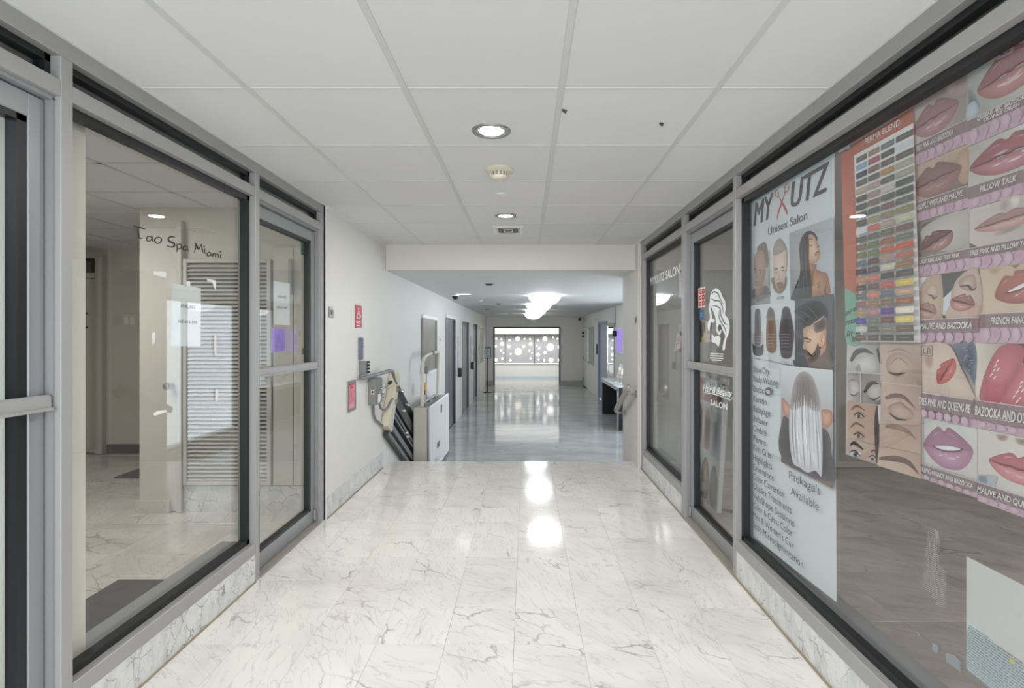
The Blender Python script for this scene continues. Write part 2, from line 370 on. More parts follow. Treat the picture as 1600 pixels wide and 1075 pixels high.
for zz in ((WZ0, WZ0 + .05), (WZ1 - .05, WZ1)): part('rail', M['alu'], w6, (2.11, 2.19, WY0, WY1, *zz), b=.003)
part('glass_pane', M['glass'], w6, (2.148, 2.154, WY0, WY1, WZ0, WZ1))
d8 = struct('door_8', 'recessed blue grey doorway in the right lobby wall')
part('door_leaf', M['bluedoor'], d8, (2.135, 2.175, D8[0] + .05, D8[1] - .05, ZL + .005, CH + .33), b=.003)
part('jamb', M['bluedoor'], d8, (2.085, 2.18, D8[0] - .04, D8[0] + .05, ZL, CH + .36)); part('jamb', M['bluedoor'], d8, (2.085, 2.18, D8[1] - .05, D8[1] + .04, ZL, CH + .36)); part('head', M['bluedoor'], d8, (2.085, 2.18, D8[0] - .04, D8[1] + .04, CH + .33, CH + .40))
d9 = struct('door_9', 'white door with black hardware at the far right corner')
dl = part('door_leaf', M['white'], d9, (2.10, 2.14, D9[0] + .01, D9[1] - .01, ZL + .005, CH + .24), b=.003)
for zz in (.10, -.02): part('closer', M['black'], d9, (2.02, 2.10, 18.92, 19.08, CH + zz - .03, CH + zz + .03), b=.006)
for zz in (-.82, -1.58): part('hinge', M['black'], d9, (2.085, 2.10, 19.05, 19.1, CH + zz - .07, CH + zz + .07))
MB().tube([(2.1, 18.3, CH - .86), (2.05, 18.3, CH - .86), (2.05, 18.45, CH - .86)], .012).build('handle', M['steel'], d9)
part('threshold', M['black'], d9, (2.03, 2.10, D9[0], D9[1], ZL, ZL + .012))
# far wall with the wide opening, and the bright room behind it
OX0, OX1, OZ = -1.19, 1.226, CH + .293
wf = struct('wall_far', 'white end wall of the lobby around the wide opening')
MB().box(-1.7, OX0, YF, YF + .15, ZL, ZB).box(OX1, 2.2, YF, YF + .15, ZL, ZB).box(OX0, OX1, YF, YF + .15, OZ, ZB).build('plaster', M['lobbywall'], wf)
part('skirting', M['grey'], wf, (-1.49, OX0 - .05, YF - .015, YF, ZL, ZL + .18)); part('skirting', M['grey'], wf, (OX1 + .05, 2.1, YF - .015, YF, ZL, ZL + .18))
tf = struct('trim_9', 'dark metal frame around the wide opening in the far wall')
part('side', M['dark'], tf, (OX0 - .03, OX0 + .02, YF - .03, YF + .17, ZL, OZ + .03)); part('side', M['dark'], tf, (OX1 - .02, OX1 + .03, YF - .03, YF + .17, ZL, OZ + .03)); part('head', M['dark'], tf, (OX0, OX1, YF - .03, YF + .17, OZ - .015, OZ + .03))
YR = 22.4
fr = struct('far_room_wall', 'white walls of the bright room beyond the opening')
part('back', M['white'], fr, (-4, 4.2, YR, YR + .1, ZL, ZB)); part('side', M['white'], fr, (-4.1, -4, YF + .15, YR, ZL, ZB)); part('side', M['white'], fr, (4.2, 4.3, YF + .15, YR, ZL, ZB))
part('front', M['white'], fr, (-4, -1.7, YF + .1, YF + .15, ZL, ZB)); part('front', M['white'], fr, (2.2, 4.2, YF + .1, YF + .15, ZL, ZB))
part('plinth', M['white'], fr, (-4, 4.2, YR - .12, YR, ZL, CH - 1.22), b=.01); part('skirting', M['skirtblue'], fr, (-4, 4.2, YR - .135, YR - .12, ZL, ZL + .10))
part('soffit', M['white'], fr, (-4, 4.2, YR - .5, YR, CH + .06, ZB))
fc = part('far_room_ceiling', M['white'], None, (-4.1, 4.3, YF + .1, YR + .1, ZB, ZB + .1)); tag(fc, 'white ceiling of the bright room beyond the opening', kind='structure')
ff = part('far_room_floor', M['grey'], None, (-4.1, 4.3, YF + .1, YR + .1, ZL - .1, ZL)); tag(ff, 'pale floor of the bright room beyond the opening', kind='structure')

# ------------------------------------------------------------------ the glazed shop fronts
def front(s, X, posts, name, label):
    """aluminium members shared by the bays; s=-1 left, 1 right; X face; goes back 0.1"""
    t = struct(name, label)
    d = s * .10
    for a, b in posts: part('post', M['alu'], t, (X, X + d, a, b, 0, ZC - .059), b=.0025)
    y0, y1 = YB, posts[-1][1]
    part('head_rail', M['alu'], t, (X, X + d, y0, y1, ZC - .059, ZC), b=.0025)
    ps = [YB] + [v for p in posts for v in p]
    for i in range(0, len(ps) - 1, 2):
        part('mid_rail', M['alu'], t, (X, X + d, ps[i], ps[i + 1], CH + .771, CH + .825), b=.0025)
    return t
def transom(s, X, y0, y1, par):
    z0, z1 = CH + .825, CH + .904
    for zz in ((z0, z0 + .012), (z1 - .024, z1)): part('transom_seal', M['seal'], par, (X + s * .034, X + s * .075, y0, y1, *zz))
    for yy in ((y0, y0 + .02), (y1 - .02, y1)): part('transom_seal', M['seal'], par, (X + s * .034, X + s * .075, *yy, z0, z1))
    part('transom_pane', M['glass'], par, (X + s * .052, X + s * .056, y0 + .002, y1 - .002, z0, z1))
    part('transom_stop', M['dark'], par, (X + s * .080, X + s * .098, y0, y1, z0 + .03, z1))
def window(n, s, X, y0, y1, label, g):
    t = struct('window_%d' % n, label)
    d = s * .10; za, zb = .214, CH + .771
    part('sill_rail', M['alu'], t, (X, X + d, y0, y1, .153, za), b=.0025)
    q = .028
    for zz in ((za, za + q), (zb - q, zb)): part('gasket', M['seal'], t, (X + s * .034, X + s * .072, y0, y1, *zz))
    for yy in ((y0, y0 + q), (y1 - q, y1)): part('gasket', M['seal'], t, (X + s * .034, X + s * .072, *yy, za, zb))
    part('glass_pane', g, t, (X + s * .066, X + s * .070, y0 + .003, y1 - .003, za + .002, zb - .002))
    part('inner_ledge', M['alu2'], t, (X + s * .073, X + s * .19, y0, y1, za - .03, za + .010))
    transom(s, X, y0, y1, t)
    return t
def door(n, s, X, y0, y1, label, g, hinge_far=True):
    t = struct('door_%d' % n, label)
    xf, xb = X + s * .045, X + s * .090
    zt = CH + .765
    part('stop', M['alu2'], t, (X + s * .095, X + s * .10, y0, y0 + .03, 0, zt)); part('stop', M['alu2'], t, (X + s * .095, X + s * .10, y1 - .03, y1, 0, zt))
    part('jamb_liner', M['alu2'], t, (X + s * .02, X + s * .10, y0, y0 + .006, 0, zt)); part('jamb_liner', M['alu2'], t, (X + s * .02, X + s * .10, y1 - .006, y1, 0, zt))
    part('header', M['alu2'], t, (X + s * .02, X + s * .10, y0, y1, zt - .008, zt + .006))
    a, b = y0 + .009, y1 - .009
    part('stile', M['alu2'], t, (xf, xb, a, a + .055, .012, zt - .011), b=.003); part('stile', M['alu2'], t, (xf, xb, b - .055, b, .012, zt - .011), b=.003)
    part('top_rail', M['alu2'], t, (xf, xb, a + .055, b - .055, zt - .085, zt - .011), b=.003)
    part('bottom_rail', M['alu2'], t, (xf, xb, a + .055, b - .055, .012, .105), b=.003)
    q = .020; za, zb = .105, zt - .085
    for zz in ((za, za + q), (zb - q, zb)): part('gasket', M['seal'], t, (xf + s * .004, xb - s * .004, a + .055, b - .055, *zz))
    for yy in ((a + .055, a + .055 + q * 1.6), (b - .055 - q * 1.6, b - .055)): part('gasket', M['seal'], t, (xf + s * .004, xb - s * .004, *yy, za, zb))
    part('glass_pane', g, t, (xf + s * .028, xf + s * .032, a + .057, b - .057, za + .002, zb - .002))
    # push bar: a shallow profile across the door
    z = CH - .213
    mb = MB().bbox(xf - s * .028, xf, a, b, z - .024, z + .024, b=.006)
    pb = mb.build('push_bar', M['alu'], t, (xf, a, z))
    part('bar_lip', M['alu'], pb, (xf - s * .036, xf - s * .026, a + .004, b - .004, z - .026, z - .016), b=.002)
    part('threshold', M['sill'], t, (X - s * .006, X + s * .10, y0, y1, 0, .010), b=.002)
    MB().lathe([(.012, 0), (.012, .07)], (xf - s * .006, b - .012 if hinge_far else a + .012, .03), 12).build('pivot', M['steel'], t)
    transom(s, X, y0, y1, t)
    return t
PL = [(.70, .745), (1.685, 1.731), (2.897, 2.942), (3.82, 3.876)]
PR = [(.72, .765), (2.95, 2.993), (3.906, 3.984), (5.30, 5.40)]
front(-1, XL, PL, 'trim_1', 'grey aluminium posts and rails of the left shop front')
front(1, XR, PR, 'trim_2', 'grey aluminium posts and rails of the right shop front')
door(1, -1, XL, PL[0][1], PL[1][0], 'near left glass door at the left picture edge', M['glass'])
window(1, -1, XL, PL[1][1], PL[2][0], 'large left shop window of the empty spa', M['glass'])
door(2, -1, XL, PL[2][1], PL[3][0], 'left glass door with the purple poster', M['glass'])
window(2, 1, XR, PR[0][1], PR[1][0], 'large right salon window covered with posters', M['glassR'])
door(3, 1, XR, PR[1][1], PR[2][0], 'right salon door with the white long haired woman decal', M['glassR'])
window(3, 1, XR, PR[2][1], PR[3][0], 'far right salon window beside the pier', M['glassR'])
window(4, -1, XL, YB + .05, PL[0][0], 'left shop window behind the camera', M['glass']); window(5, 1, XR, YB + .05, PR[0][0], 'right shop window behind the camera', M['glassR'])

# marble kick bases and skirting, one slab after another
bl = struct('baseboard_left', 'veined marble base under the left shop front and along the white wall')
br = struct('baseboard_right', 'veined marble base under the right shop window')
def slabs(par, s, X, y0, y1, n, h, t=.02, split=0):
    L = (y1 - y0) / n
    for i in range(n): part('base_slab', M['base'], par, (X + s * .004, X + s * (.004 + t), y0 + i * L + .0008, y0 + (i + 1) * L - .0008, 0, h - .0005), b=.0015)
slabs(bl, -1, XL, PL[1][1], PL[2][0], 2, .153, .09); slabs(bl, -1, XL, YB, PL[0][0], 2, .153, .09)
slabs(bl, -1, -1.482, 3.89, 5.42, 3, .172, .012)
slabs(br, 1, XR, PR[0][1], PR[1][0], 3, .153, .08); slabs(br, 1, XR, PR[2][1], PR[3][0], 2, .153, .08); slabs(br, 1, XR, YB, PR[0][0], 2, .153, .08)
# dark dirt line where the base meets the floor
part('dirt_line', M['rust'], bl, (XL - .004, XL + .006, YB, 2.897, 0, .003)); part('dirt_line', M['rust'], bl, (-1.486, -1.476, 3.89, 5.42, 0, .003)); part('dirt_line', M['rust'], br, (XR + .006, XR - .008, YB, PR[3][1], 0, .003))

# ------------------------------------------------------------------ the shops behind the glass
# left: the empty spa
ws = struct('wall_spa', 'pale walls of the empty spa behind the left glass')
part('partition', M['curtain'], ws, (-1.602, -5.6, 1.735, 1.90, 0, 2.5))
YS = 4.06
part('closet_wall', M['shopwall'], ws, (-3.0, -1.62, YS, YS + .1, 0, 2.5)); part('closet_side', M['shopwall'], ws, (-3.0, -2.9, YS + .1, 6.1, 0, 2.5))
part('rear_wall', M['shopwall'], ws, (-5.6, -2.9, 6.1, 6.2, 0, 2.5)); part('side_wall', M['shopwall'], ws, (-5.7, -5.6, 1.7, 6.2, 0, 2.5))
part('skirting', M['base'], ws, (-2.66, -1.62, YS - .02, YS, 0, .205)); part('skirting', M['shopfloor'], ws, (-3.0, -2.74, YS - .05, YS - .032, 0, .10)); part('skirting', M['dark'], ws, (-4.88, -3.0, 6.08, 6.1, 0, .10))
part('spa_ceiling', M['ceil'], ws, (-5.6, -1.6, 1.7, 6.2, 2.36, 2.42))
for x in (-4.9, -4.29, -3.68, -3.07, -2.46, -1.85): part('ceiling_bar', M['tbar'], ws, (x - .012, x + .012, 1.86, 6.1 if x < -3 else YS, 2.355, 2.362))
for y in (2.4, 3.01, 3.62, 4.23, 4.84, 5.45): part('ceiling_bar', M['tbar'], ws, (-5.6, -1.62 if y < YS else -3, y - .01, y + .01, 2.355, 2.362))
sf = part('spa_floor', M['grout'], None, (-5.6, -1.59, 1.7, 6.2, -.13, -.010)); tag(sf, 'pale marble tile floor of the empty spa', kind='structure')
tile0 = None
for i in range(8):
    for j in range(8):
        x, y = -1.75 - .53 * i - .04, 1.95 + .53 * j
        if y > 6.1: continue
        if tile0 is None: tile0 = t = MB().bbox(-.264, .264, -.264, .264, -.010, 0, b=.001).build('tile', M['shopfloor'], sf)
        else: t = copy_of(tile0, sf)
        t.location = Vector((x, y, 0)) - wloc(sf)
# right: the dim salon
wz = struct('wall_salon', 'grey walls of the dim salon behind the right glass')
part('side_wall', M['shopwall'], wz, (4.6, 4.7, YB, 8, 0, 2.5)); part('end_wall', M['shopwall'], wz, (1.3, 4.7, 5.42, 5.5, 0, 2.5))
part('rear_wall', M['shopwall'], wz, (1.3, 4.7, YB - .1, YB, 0, 2.5)); part('salon_ceiling', M['ceil'], wz, (1.28, 4.7, YB, 5.5, 2.36, 2.42)); part('inner_column', M['shopwall'], wz, (2.3, 2.6, 4.9, 5.42, 0, 2.36))
zf = part('salon_floor', M['grout'], None, (1.27, 4.7, YB, 5.5, -.13, -.010)); tag(zf, 'veined marble tile floor of the dim salon', kind='structure')
tile0 = None
for i in range(6):
    for j in range(13):
        x, y = 1.535 + .53 * i, YB + .27 + .53 * j
        if tile0 is None: tile0 = t = MB().bbox(-.264, .264, -.264, .264, -.010, 0, b=.001).build('tile', M['salonfloor'], zf)
        else: t = copy_of(tile0, zf)
        t.location = Vector((x, y, 0)) - wloc(zf)
# near left shop and the street end
wn = struct('wall_near_shop', 'walls of the shop behind the near left door')
part('side_wall', M['nearwall'], wn, (-4.3, -4.2, YB, 1.7, 0, 2.5)); part('rear_wall', M['nearwall'], wn, (-4.3, -1.6, YB - .1, YB, 0, 2.5)); part('near_ceiling', M['white'], wn, (-4.3, -1.6, YB, 1.7, 2.36, 2.4))
part('near_floor', M['shopfloor'], wn, (-4.3, -1.59, YB, 1.7, -.1, 0)); part('dark_counter', M['dark'], wn, (-3.6, -3.0, .6, 1.6, 0, .95), b=.01)
pv = part('pavement', M['pavement'], None, (-30, 30, -40, YB, -.15, -.01)); tag(pv, 'pale concrete pavement outside the street end', kind='structure')

# ------------------------------------------------------------------ lights in the rooms
for x, y in DOWN: disk('downlight_beam', (x, y, ZC - .006), .05, LIGHTS['corridor'][0], LIGHTS['corridor'][1])
for x, y in DOWN_BACK: disk('downlight_beam', (x, y, ZC - .006), .05, LIGHTS['behind'][0], LIGHTS['behind'][1])
area('spa_fill', (-3.4, 3.0, 2.34), .6, .6, LIGHTS['shop_l'][0], LIGHTS['shop_l'][1])  # added fill that brightens the spa, no fixture there
area('salon_fill', (3.3, 1.5, 2.34), .6, .6, LIGHTS['shop_r'][0], LIGHTS['shop_r'][1])  # added fill for the dim salon, no fixture there
area('near_shop_fill', (-3.0, .2, 2.34), .8, .8, *LIGHTS['near_shop'])  # added cool fill for the blue daylight look behind the near door
area('far_light', (0, 20.9, ZB - .02), 4.0, 1.2, LIGHTS['far'][0], LIGHTS['far'][1])
area('street_daylight', (-.15, YB + .03, 1.16), 2.5, 2.1, LIGHTS['street'][0], LIGHTS['street'][1], (pi / 2, 0, 0))
area('side_daylight_fill', (2.45, (WY0 + WY1) / 2, (WZ0 + WZ1) / 2), WZ1 - WZ0, WY1 - WY0, LIGHTS['side'][0], LIGHTS['side'][1], (0, pi / 2, 0))  # added lamp outside the unseen window, standing in for daylight
# ------------------------------------------------------------------ flat print: ink laid on a sheet, seen from one side
_TXT = {}
def text_mesh(s, bold=0.0, shear=0.0):
    k = (s, bold, shear)
    bold = min(bold, .018); k = (s, bold, shear)
    if k in _TXT: return _TXT[k]
    cu = bpy.data.curves.new('lettering', 'FONT'); cu.body = s; cu.offset = bold; cu.shear = shear; cu.resolution_u = 3
    ob = bpy.data.objects.new('lettering', cu)
    me = ob.to_mesh()
    v = [(p.co.x, p.co.y) for p in me.vertices]; f = [list(p.vertices) for p in me.polygons]
    ob.to_mesh_clear(); bpy.data.objects.remove(ob); bpy.data.curves.remove(cu)
    if bold:    # measure the plain letters, and drop stray points that thickening can throw out
        bx0, bx1, by0, by1 = _EXT(s, shear); m_ = bold * 1.5
        v = [(min(max(p[0], bx0 - m_), bx1 + m_), min(max(p[1], by0 - m_), by1 + m_)) for p in v]; x0, x1 = bx0, bx1
    else: x0 = min(p[0] for p in v); x1 = max(p[0] for p in v)
    r = ([((p[0] - x0) / (x1 - x0), p[1] / .69) for p in v], f)
    _TXT[k] = r; return r
def _EXT(s, shear):
    cu = bpy.data.curves.new('lettering', 'FONT'); cu.body = s; cu.shear = shear
    ob = bpy.data.objects.new('lettering', cu); me = ob.to_mesh(); q = [(p.co.x, p.co.y) for p in me.vertices]
    ob.to_mesh_clear(); bpy.data.objects.remove(ob); bpy.data.curves.remove(cu)
    return min(p[0] for p in q), max(p[0] for p in q), min(p[1] for p in q), max(p[1] for p in q)
def spline(pts, closed=True, n=5):
    out = []; m = len(pts)
    rng = range(m) if closed else range(m - 1)
    for i in rng:
        if closed: p0, p1, p2, p3 = pts[i - 1], pts[i], pts[(i + 1) % m], pts[(i + 2) % m]
        else: p0, p1, p2, p3 = pts[max(i - 1, 0)], pts[i], pts[i + 1], pts[min(i + 2, m - 1)]
        for k in range(n):
            t = k / n
            out.append(tuple(.5 * (2 * b + (c - a) * t + (2 * a - 5 * b + 4 * c - d) * t * t + (3 * b - a - 3 * c + d) * t ** 3) for a, b, c, d in zip(p0, p1, p2, p3)))
    if not closed: out.append(tuple(pts[-1]))
    return out
def mixc(a, b, t): return tuple(x + (y - x) * t for x, y in zip(a, b))
class Ink:
    """coloured shapes on a plane; m maps drawing coordinates to the plane, and later shapes lie above earlier ones"""
    def __init__(s, to3, normal, m=None, gain=1.0, lift=.00012):
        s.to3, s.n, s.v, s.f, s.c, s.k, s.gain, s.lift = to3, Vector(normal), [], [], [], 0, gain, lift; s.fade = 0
        s.m = m or (lambda x, y: to3(x, y)); 
    def quadmap(s, q):
        P = [s.to3(*p) for p in q]      # corners TL, TR, BR, BL
        s.m = lambda x, y: (P[0] * (1 - x) + P[1] * x) * (1 - y) + (P[3] * (1 - x) + P[2] * x) * y
        return s
    def pixels(s): s.m = s.to3; return s
    def raw(s, P, faces, cols):
        s.k += 1; n = len(s.v); off = s.n * (s.lift * s.k)
        s.v += [p + off for p in P]; s.f += [[n + i for i in f] for f in faces]
        s.c += [tuple(min(1, max(0, q * s.gain)) for q in s2l(c)) for c in (cols if not s.fade else [mixc(c, (204, 199, 197), s.fade) for c in cols])]  # inks mixed toward pale grey: reflection haze of the glass painted in
        return s
    def poly(s, pts, c):
        cols = c if isinstance(c, list) else [c] * len(pts)
        return s.raw([s.m(*p) for p in pts], [list(range(len(pts)))], cols)
    def rect(s, x0, y0, x1, y1, c): return s.poly([(x0, y0), (x1, y0), (x1, y1), (x0, y1)], c)
    def grad(s, x0, y0, x1, y1, c00, c10, c11, c01, n=6, noise=0):
        P, C = [], []
        for j in range(n + 1):
            for i in range(n + 1):
                u, v = i / n, j / n
                P.append(s.m(x0 + (x1 - x0) * u, y0 + (y1 - y0) * v)); q = random.uniform(-noise, noise)
                C.append(tuple(a + q for a in mixc(mixc(c00, c10, u), mixc(c01, c11, u), v)))
        return s.raw(P, [(j * (n + 1) + i, j * (n + 1) + i + 1, (j + 1) * (n + 1) + i + 1, (j + 1) * (n + 1) + i) for j in range(n) for i in range(n)], C)
    def blob(s, pts, c, edge=None, rings=(.45, .75), cen=None, smooth=True):
        q = spline(pts) if smooth and len(pts) > 3 else list(pts); n = len(q)
        edge = edge or c
        cx = cen or (sum(p[0] for p in q) / n, sum(p[1] for p in q) / n)
        if edge == c and cen is None: return s.poly(q, c)
        P, C = [s.m(*cx)], [c]
        R = list(rings) + [1.0]
        for r in R:
            t = r ** 1.6
            for p in q: P.append(s.m(cx[0] + (p[0] - cx[0]) * r, cx[1] + (p[1] - cx[1]) * r)); C.append(mixc(c, edge, t))
        fs = [(0, 1 + i, 1 + (i + 1) % n) for i in range(n)]
        for k in range(len(R) - 1):
            a, b = 1 + k * n, 1 + (k + 1) * n
            fs += [(a + i, b + i, b + (i + 1) % n, a + (i + 1) % n) for i in range(n)]
        return s.raw(P, fs, C)
    def ell(s, x, y, rx, ry, c, edge=None, rot=0, n=20):
        a = radians(rot); p = []
        for k in range(n):
            t = 2 * pi * k / n; u, v = rx * cos(t), ry * sin(t)
            p.append((x + u * cos(a) - v * sin(a), y + u * sin(a) + v * cos(a)))
        return s.blob(p, c, edge, smooth=False, cen=(x, y) if edge else None)
    def stroke(s, pts, w, c, n=5, c2=None, asp=1.0):
        """tapering brush line; w: one width or a list along the line; asp: x scale of the width"""
        q = spline(pts, False, n) if len(pts) > 2 else list(pts)
        ws = w if isinstance(w, (list, tuple)) else [w, w]
        L, Rr = [], []
        for i, p in enumerate(q):
            t = i / (len(q) - 1); k = t * (len(ws) - 1); j = min(int(k), len(ws) - 2); ww = ws[j] + (ws[j + 1] - ws[j]) * (k - j)
            a, b = q[max(i - 1, 0)], q[min(i + 1, len(q) - 1)]
            dx, dy = (b[0] - a[0]) / asp, b[1] - a[1]; l = math.hypot(dx, dy) or 1
            nx, ny = -dy / l * ww / 2 * asp, dx / l * ww / 2
            L.append((p[0] + nx, p[1] + ny)); Rr.append((p[0] - nx, p[1] - ny))
        m = len(q); P = [s.m(*p) for p in L + Rr]
        cols = [mixc(c, c2 or c, i / (m - 1)) for i in range(m)] * 2
        return s.raw(P, [(i, i + 1, m + i + 1, m + i) for i in range(m - 1)], cols)
    def text(s, t, x0, y0, x1, y1, h, c, bold=0.0, shear=0.0):
        """letters whose baseline runs from x0,y0 to x1,y1 and whose capitals are h tall at x0"""
        v, f = text_mesh(t, bold, shear)
        P0, P1 = s.m(x0, y0), s.m(x1, y1); H = s.m(x0, y0 - h) - P0
        return s.raw([P0 + (P1 - P0) * p[0] + H * p[1] for p in v], f, [c] * len(v))
    def vp(s, t, x0, y0, x1, h, c, **k):
        """the same with a level baseline, in photo pixels"""
        return s.text(t, x0, y0, x1, CY + (y0 - CY) * (x1 - CX) / (x0 - CX), h, c, **k)
    def build(s, name, m, parent=None):
        o0 = sum(s.v, Vector()) / len(s.v)
        me = bpy.data.meshes.new(name); me.from_pydata([p - o0 for p in s.v], [], s.f)
        me.materials.append(m)
        at = me.color_attributes.new('ink', 'FLOAT_COLOR', 'POINT')
        at.data.foreach_set('color', [q for c in s.c for q in (*c, 1.0)])
        o = bpy.data.objects.new(name, me); COL.objects.link(o)
        if parent: o.parent = parent; o.location = o0 - wloc(parent)
        else: o.location = o0
        return o
    def sheet(s, pts, c, t=.0008):
        """the paper itself: a thin slab behind the ink"""
        P = [s.m(*p) for p in pts]; n = len(P); B = [p - s.n * t for p in P]
        return s.raw(P + B, [list(range(n)), list(range(n, 2 * n))[::-1]] + [(i, (i + 1) % n, n + (i + 1) % n, n + i) for i in range(n)], [c] * (2 * n))
def inkX(X, gain=1.0): return Ink(lambda x, y: onX(x, y, X), (1 if X < 0 else -1, 0, 0), gain=gain)
def inkY(Y, gain=1.0): return Ink(lambda x, y: onY(x, y, Y), (0, -1, 0), gain=gain)
def crop(ox, oy, k): return lambda x, y: (ox + x / k, oy + y / k)
def P_(fn, pts): return [fn(*p) for p in pts]
WHITE, INK = (236, 238, 238), (44, 45, 48)

# ------------------------------------------------------------------ ceiling fittings
for i, (x, y) in enumerate(DOWN):
    t = empty('downlight', (x, y, ZC), ['round recessed ceiling downlight with a chrome rim, the nearer one', 'round recessed ceiling downlight just in front of the air vent'][i], 'ceiling light', 'recessed downlights')
    r0 = MB().lathe([(.060, .010), (.060, -.002), (.066, -.007), (.088, -.006), (.093, -.001), (.093, .004)], (x, y, ZC), 40, caps=False).build('trim_ring', M['chrome'], t, (x, y, ZC))
    MB().lathe([(.0, -.0005), (.058, -.0005), (.060, .010)], (x, y, ZC), 32).build('lens', M['lamp'], t, (x, y, ZC))
    mb = MB()
    mb.lathe([(.075, -.0075), (.078, -.0085), (.081, -.0075)], (x, y, ZC), 40, caps=False).build('trim_groove', M['steel'], r0, (x, y, ZC))
sx, sy = -.158, 3.03
t = empty('smoke_detector', (sx, sy, ZC), 'yellowed round smoke detector on the ceiling between the downlights', 'smoke detector')
MB().lathe([(0, 0), (.082, 0), (.083, -.010), (.062, -.020), (.050, -.022)], (sx, sy, ZC), 40).build('base', M['cream'], t, (sx, sy, ZC))
MB().lathe([(.050, -.022), (.046, -.042), (.0, -.042)], (sx, sy, ZC), 32).build('sensor_vents', M['greybox'], t, (sx, sy, ZC))
mb = MB()
for k in range(14):
    a = 2 * pi * k / 14; mb.box(-.003, .003, .046, .052, -.042, -.022)
    for q in range(len(mb.v) - 8, len(mb.v)):
        p = mb.v[q]; mb.v[q] = (sx + p[0] * cos(a) - p[1] * sin(a), sy + p[0] * sin(a) + p[1] * cos(a), ZC + p[2])
mb.build('vent_ribs', M['cream'], t, (sx, sy, ZC))
MB().lathe([(0, -.058), (.034, -.057), (.044, -.050), (.048, -.042), (0, -.041)], (sx, sy, ZC), 32).build('cap', M['cream'], t, (sx, sy, ZC))
x, y = -.172, 3.56
t = MB().lathe([(0, -.006), (.034, -.006), (.040, -.003), (.041, 0)], (x, y, ZC), 28).build('sprinkler_cover', M['white'], None, (x, y, ZC)); tag(t, 'small plain white disc on the ceiling behind the smoke detector', 'cover')
# supply air grille
ax0, ax1, ay0, ay1 = -.30, -.03, 4.60, 4.92
t = empty('air_vent', (-.165, 4.76, ZC), 'square white ceiling air grille with stained slats', 'air vent')
for q in ((ax0, ax1, ay0, ay0 + .03), (ax0, ax1, ay1 - .03, ay1), (ax0, ax0 + .03, ay0 + .03, ay1 - .03), (ax1 - .03, ax1, ay0 + .03, ay1 - .03)): part('frame', M['white'], t, (*q, ZC - .008, ZC))
part('throat', M['dark'], t, (ax0 + .03, ax1 - .03, ay0 + .03, ay1 - .03, ZC - .002, ZC + .001))
for k in range(4):
    d = .034 + .030 * k
    mb = MB()
    for q in ((ax0 + d, ax1 - d, ay0 + d, ay0 + d + .010), (ax0 + d, ax1 - d, ay1 - d - .010, ay1 - d), (ax0 + d, ax0 + d + .010, ay0 + d, ay1 - d), (ax1 - d - .010, ax1 - d, ay0 + d, ay1 - d)):
        if q[1] > q[0] and q[3] > q[2]: mb.box(*q, ZC - .012, ZC - .004)
    mb.build('louver', M['rust'] if k % 2 else M['white'], t, (-.165, 4.76, ZC))
for x, y, lab in [(.150, 2.22, 'small dark broken clip hanging by the ceiling bar right of the nearer downlight'), (.60, 2.36, 'tiny dark chip on the ceiling tile toward the right shop front')]:
    t = MB().prism([(x, y, ZC), (x + .022, y + .008, ZC), (x + .018, y + .014, ZC - .012), (x + .002, y + .008, ZC - .006)], (.002, .006, -.001)).build('ceiling_clip', M['dark'], None, (x, y, ZC)); tag(t, lab, 'clip')
# lobby ceiling: four bowl lights in a row, a dome camera and flat plates
for i, (x, y, r) in enumerate([(.314, 9.0, .285), (.27, 11.5, .285), (.25, 14.0, .285), (.22, 16.5, .285)]):
    t = empty('bowl_light', (x, y, ZB), ['nearest lit glass bowl light in the row on the lobby ceiling', 'second lit glass bowl light along the lobby ceiling row', 'third lit glass bowl light along the lobby ceiling row', 'farthest lit glass bowl light of the lobby row'][i], 'ceiling light', 'glass bowl lights')
    MB().lathe([(.0, -.175), (.07, -.171), (.14, -.155), (.205, -.122), (.255, -.075), (r, -.018), (r - .006, -.016), (.25, -.068), (.20, -.114), (.0, -.165)], (x, y, ZB), 40).build('bowl', M['bowl'], t, (x, y, ZB))
    MB().lathe([(.0, 0), (.07, 0), (.075, -.02), (.02, -.03), (.015, -.17), (0, -.17)], (x, y, ZB), 24).build('ceiling_rose', M['chrome'], t, (x, y, ZB))
    for k in range(3):
        a = 2 * pi * k / 3 + .4
        MB().tube([(x + .06 * cos(a), y + .06 * sin(a), ZB), (x + (r - .01) * cos(a), y + (r - .01) * sin(a), ZB - .016)], .004, 6).build('arm', M['chrome'], t, (x, y, ZB))
x, y = -1.19, 8.75
t = empty('dome_camera', (x, y, ZB), 'dark dome camera on the lobby ceiling near the left wall', 'security camera')
MB().lathe([(0, 0), (.065, 0), (.068, -.02), (.06, -.035)], (x, y, ZB), 28).build('housing', M['white'], t, (x, y, ZB)); MB().lathe([(.056, -.033), (.05, -.065), (.03, -.085), (0, -.092)], (x, y, ZB), 28).build('dome', M['black'], t, (x, y, ZB))
for i, (xa, xb, y, lab) in enumerate([(-1.165, -.91, 8.62, 'slim lit ceiling slot beside the dome camera'), (-1.03, -.70, 11.94, 'slim grey ceiling slot farther down the lobby, left of the bowl lights'), (-.98, -.60, 16.7, 'dark ceiling slot near the far end of the lobby')]):
    t = empty('ceiling_slot', ((xa + xb) / 2, y, ZB), lab, 'ceiling vent', 'ceiling slots')
    part('frame', M['steel'] if i else M['white'], t, (xa, xb, y - .10, y + .10, ZB - .012, ZB)); part('slot', M['dark'] if i else M['lamp'], t, (xa + .02, xb - .02, y - .07, y + .07, ZB - .013, ZB - .010))
